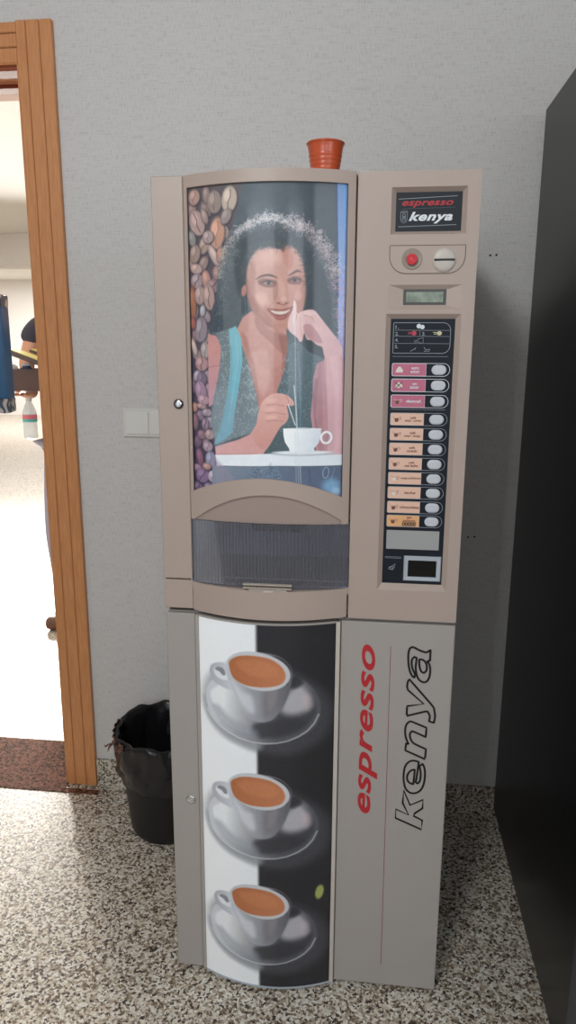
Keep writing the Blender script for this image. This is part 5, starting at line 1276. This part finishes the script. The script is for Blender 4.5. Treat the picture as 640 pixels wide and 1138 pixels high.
chain(nodes, edges, 0, [(P(0, 0, 1.02), (.180, .140)), (P(0, 0, 1.18), (.150, .115)), (P(0, 0, 1.38), (.170, .125)), (P(0, .01, 1.54), (.118, .095))])
for s in (-1, 1): chain(nodes, edges, 3, [(P(s*.175, .01, 1.565), .078), (P(s*.228, -.005, 1.51), .066), (P(s*.243, -.015, 1.455), .060)])
wear('short_sleeved_top', skin_mesh(nodes, edges), mat('dark_grey_cloth', (62, 60, 72), .85))
nodes = [(P(0, 0, 1.06), (.172, .130))]; edges = []
for s in (-1, 1): chain(nodes, edges, 0, [(P(s*.11, 0, .88), .108), (P(s*.150, 0, .50), .088), (P(s*.145, .02, .25), .075), (P(s*.155, .025, .10), .072)])
wear('trousers', skin_mesh(nodes, edges), mat('pale_lilac_grey_cloth', (150, 142, 158), .85))
hr = BM(); bmesh.ops.create_uvsphere(hr, u_segments=24, v_segments=16, radius=1)
for v in list(hr.verts):
    if v.co.z < -.45 or (v.co.y < -.30 and v.co.z < .42): hr.verts.remove(v)
for v in hr.verts: v.co = (PX+v.co.x*.084, PY-.004+v.co.y*.104, 1.775+v.co.z*.115)
for s in (-1, 1):
    b_ = BM(); bmesh.ops.create_uvsphere(b_, u_segments=12, v_segments=8, radius=.011)
    for v in b_.verts: v.co += Vector((PX+s*.029, PY-.012-.078, 1.772))
    wear('eye', b_, mat('dark_eye', (48, 36, 30), .3))
    b_ = BM(); tube(b_, [(PX+s*.016, PY-.106, 1.792), (PX+s*.030, PY-.102, 1.797), (PX+s*.044, PY-.090, 1.792)], [.003, .0035, .002], 6); wear('eyebrow', b_, mat('dark_brow', (52, 40, 34), .8))
b_ = BM(); tube(b_, [(PX-.024, PY-.094, 1.706), (PX, PY-.104, 1.703), (PX+.024, PY-.094, 1.706)], [.003, .0055, .003], 8); wear('lips', b_, mat('lip_skin', (176, 100, 88), .5))
wear('hair', hr, mat('dark_hair', (46, 36, 30), .7))
for s in (-1, 1):
    b_ = BM(); box(b_, -.048, .048, -.16, .10, 0, .075, .03, M=Matrix.Translation(P(s*.16, 0, 0)), seg=3); wear('shoe', b_, mat('brown_shoe_leather', (96, 62, 44), .5))
# crate in the person's hands, and what lies in it
crx, cry, crz = -1.112, 1.855, 1.252
crate = tag(empty('crate', (crx, cry, crz)), 'dark brown plastic crate held at chest height behind the door frame', 'crate')
bm = BM(); w, d, h = .150, .10, .096
def open_box(bm, w, d, h, t, flare=1.06):
    o = [[(sx*w*q, sy*d*q, z) for sx, sy in ((-1, -1), (1, -1), (1, 1), (-1, 1))] for z, q in ((0, 1), (h, flare))]
    i = [[(sx*(w-t)*q, sy*(d-t)*q, z) for sx, sy in ((-1, -1), (1, -1), (1, 1), (-1, 1))] for z, q in ((h, flare), (t, 1))]
    L = [[bm.verts.new(p) for p in r] for r in o+i]
    for a, b in zip(L[:-1], L[1:]):
        for k in range(4): bm.faces.new((a[k], a[(k+1) % 4], b[(k+1) % 4], b[k]))
    bm.faces.new(L[0][::-1]); bm.faces.new(L[-1])
open_box(bm, w, d, h, .004)
M_crate = mat('dark_brown_plastic', (96, 72, 64), .5); obj('crate_walls', bm, M_crate, crate)
bm = BM(); outline(bm, [(-w*1.07, -d*1.07), (w*1.07, -d*1.07), (w*1.07, d*1.07), (-w*1.07, d*1.07)], .008, h-.006, h+.001)
for v in bm.verts: v.co = (v.co.x, v.co.z, v.co.y)
obj('rim', bm, M_crate, crate)
def bar(name, label, a, b, hw, th, stripe=True, cat='folder'):
    a, b = Vector(a), Vector(b); e = tag(empty(name, (a+b)/2), label, cat); L = (b-a).length
    e.rotation_euler = (b-a).to_track_quat('X', 'Z').to_euler()
    bm = BM(); box(bm, -L/2, L/2, -hw, hw, -th/2, th/2, .003); obj('cover', bm, mat('grey_brown_card', (112, 98, 92), .6), e)
    bm = BM(); box(bm, -L/2+.006, L/2-.004, -hw+.004, hw-.004, th/2-.001, th/2+.004, .001); obj('yellow_edge', bm, mat('pale_yellow_card', (236, 224, 130), .6), e)
    return e
bar('folder', 'grey-brown folder with a yellow edge lying tilted across the top of the crate', (-1.262, 1.86, 1.428), (-1.00, 1.86, 1.338), .05, .022)
bar('folder', 'smaller grey-brown folder lying behind the tilted one above the crate', (-1.205, 1.955, 1.432), (-1.02, 1.955, 1.372), .03, .012)
bm = BM(); lathe(bm, [(0, 0), (.020, .001), (.028, .010), (.027, .022), (.016, .031), (0, .033)], n=20, wob=lambda r, z, t: (r*(1+.08*math.sin(3*t)), z))
o = obj('white_cloth', bm, mat('white_cloth', (240, 236, 230), .9), None, True); o.location = (-1.236, 1.80, 1.338); tag(o, 'small folded white cloth lying on the left corner of the brown crate', 'cloth')
jar = tag(empty('jar', (-1.172, 1.82, 1.303)), 'small dark blue jar with a pale lid standing in the brown crate', 'jar')
bm = BM(); lathe(bm, [(0, -.044), (.020, -.044), (.022, -.04), (.022, .050), (.018, .060), (0, .060)], n=20, rot=None); obj('jar_body', bm, mat('dark_blue_plastic', (30, 52, 84), .3), jar, True)
bm = BM(); lathe(bm, [(0, .060), (.019, .060), (.019, .070), (0, .071)], n=20); obj('lid', bm, mat('pale_blue_plastic', (186, 206, 220), .4), jar)
# water bottle under the crate
bot = tag(empty('water_bottle', (-1.228, 1.93, 1.012)), 'clear plastic water bottle with a pink and teal label, held below the brown crate', 'bottle')
bm = BM(); lathe(bm, [(0, .004), (.020, 0), (.030, .004), (.033, .015), (.032, .05), (.034, .055), (.032, .060), (.033, .12), (.031, .135), (.018, .168), (.0125, .178), (.0125, .192), (0, .192)], n=32)
obj('bottle_body', bm, mat('clear_bottle_plastic', (232, 238, 240), .12, alpha=.55), bot, True)
bm = BM(); lathe(bm, [(.0335, .098), (.0340, .099), (.0340, .117), (.0335, .118)], n=32); obj('pink_label_band', bm, mat('pink_print', (226, 120, 132), .5), bot)
bm = BM(); lathe(bm, [(.0335, .084), (.0340, .085), (.0340, .097), (.0335, .098)], n=32); obj('teal_label_band', bm, mat('teal_print', (96, 190, 186), .5), bot)
bm = BM(); lathe(bm, [(.0125, .180), (.015, .181), (.015, .197), (0, .198)], n=20); obj('cap', bm, mat('white_cap', (230, 230, 230), .4), bot)
# blue printed cabinet at the left edge of the doorway, on its pedestal
def swirl_mat():
    m = bpy.data.materials.new('blue_panel_print'); m.use_nodes = True; nt = m.node_tree; N = nt.nodes; L = nt.links; b = N['Principled BSDF']; b.inputs['Roughness'].default_value = .35
    tc = N.new('ShaderNodeTexCoord'); wv = N.new('ShaderNodeTexWave'); wv.inputs['Scale'].default_value = 9; wv.inputs['Distortion'].default_value = 9; wv.inputs['Detail'].default_value = 1; wv.inputs['Detail Scale'].default_value = 2.2
    L.new(tc.outputs['Object'], wv.inputs['Vector'])
    rp = N.new('ShaderNodeValToRGB'); rp.color_ramp.elements[0].position = .25; rp.color_ramp.elements[0].color = srgb(44, 62, 82); rp.color_ramp.elements[1].position = .6; rp.color_ramp.elements[1].color = srgb(176, 172, 170)
    L.new(wv.outputs[0], rp.inputs[0]); L.new(rp.outputs[0], b.inputs['Base Color']); return m
cab = tag(empty('blue_dispenser', (-.999, 1.36, 0), math.radians(14)), 'dark blue dispenser cabinet with grey marbled bands at the left edge of the doorway', 'dispenser')
ZB, ZT = 1.196, 1.640
bm = BM(); box(bm, -.50, -.001, -.11, .0, ZB+.055, ZT-.045, .004); obj('cabinet_front', bm, mat('deep_blue_enamel', (18, 78, 124), .35), cab)
SW = swirl_mat()
bm = BM(); box(bm, -.50, 0, -.112, .002, ZB, ZB+.055, .003); obj('marbled_band', bm, SW, cab)
bm = BM(); box(bm, -.50, 0, -.112, .002, ZT-.045, ZT, .003); obj('marbled_band', bm, SW, cab)
bm = BM(); box(bm, -.46, -.34, -.09, .0, 0.02, ZB, .01); box(bm, -.48, -.28, -.11, .0, 0, .022, .005); obj('pedestal', bm, M_white, cab)
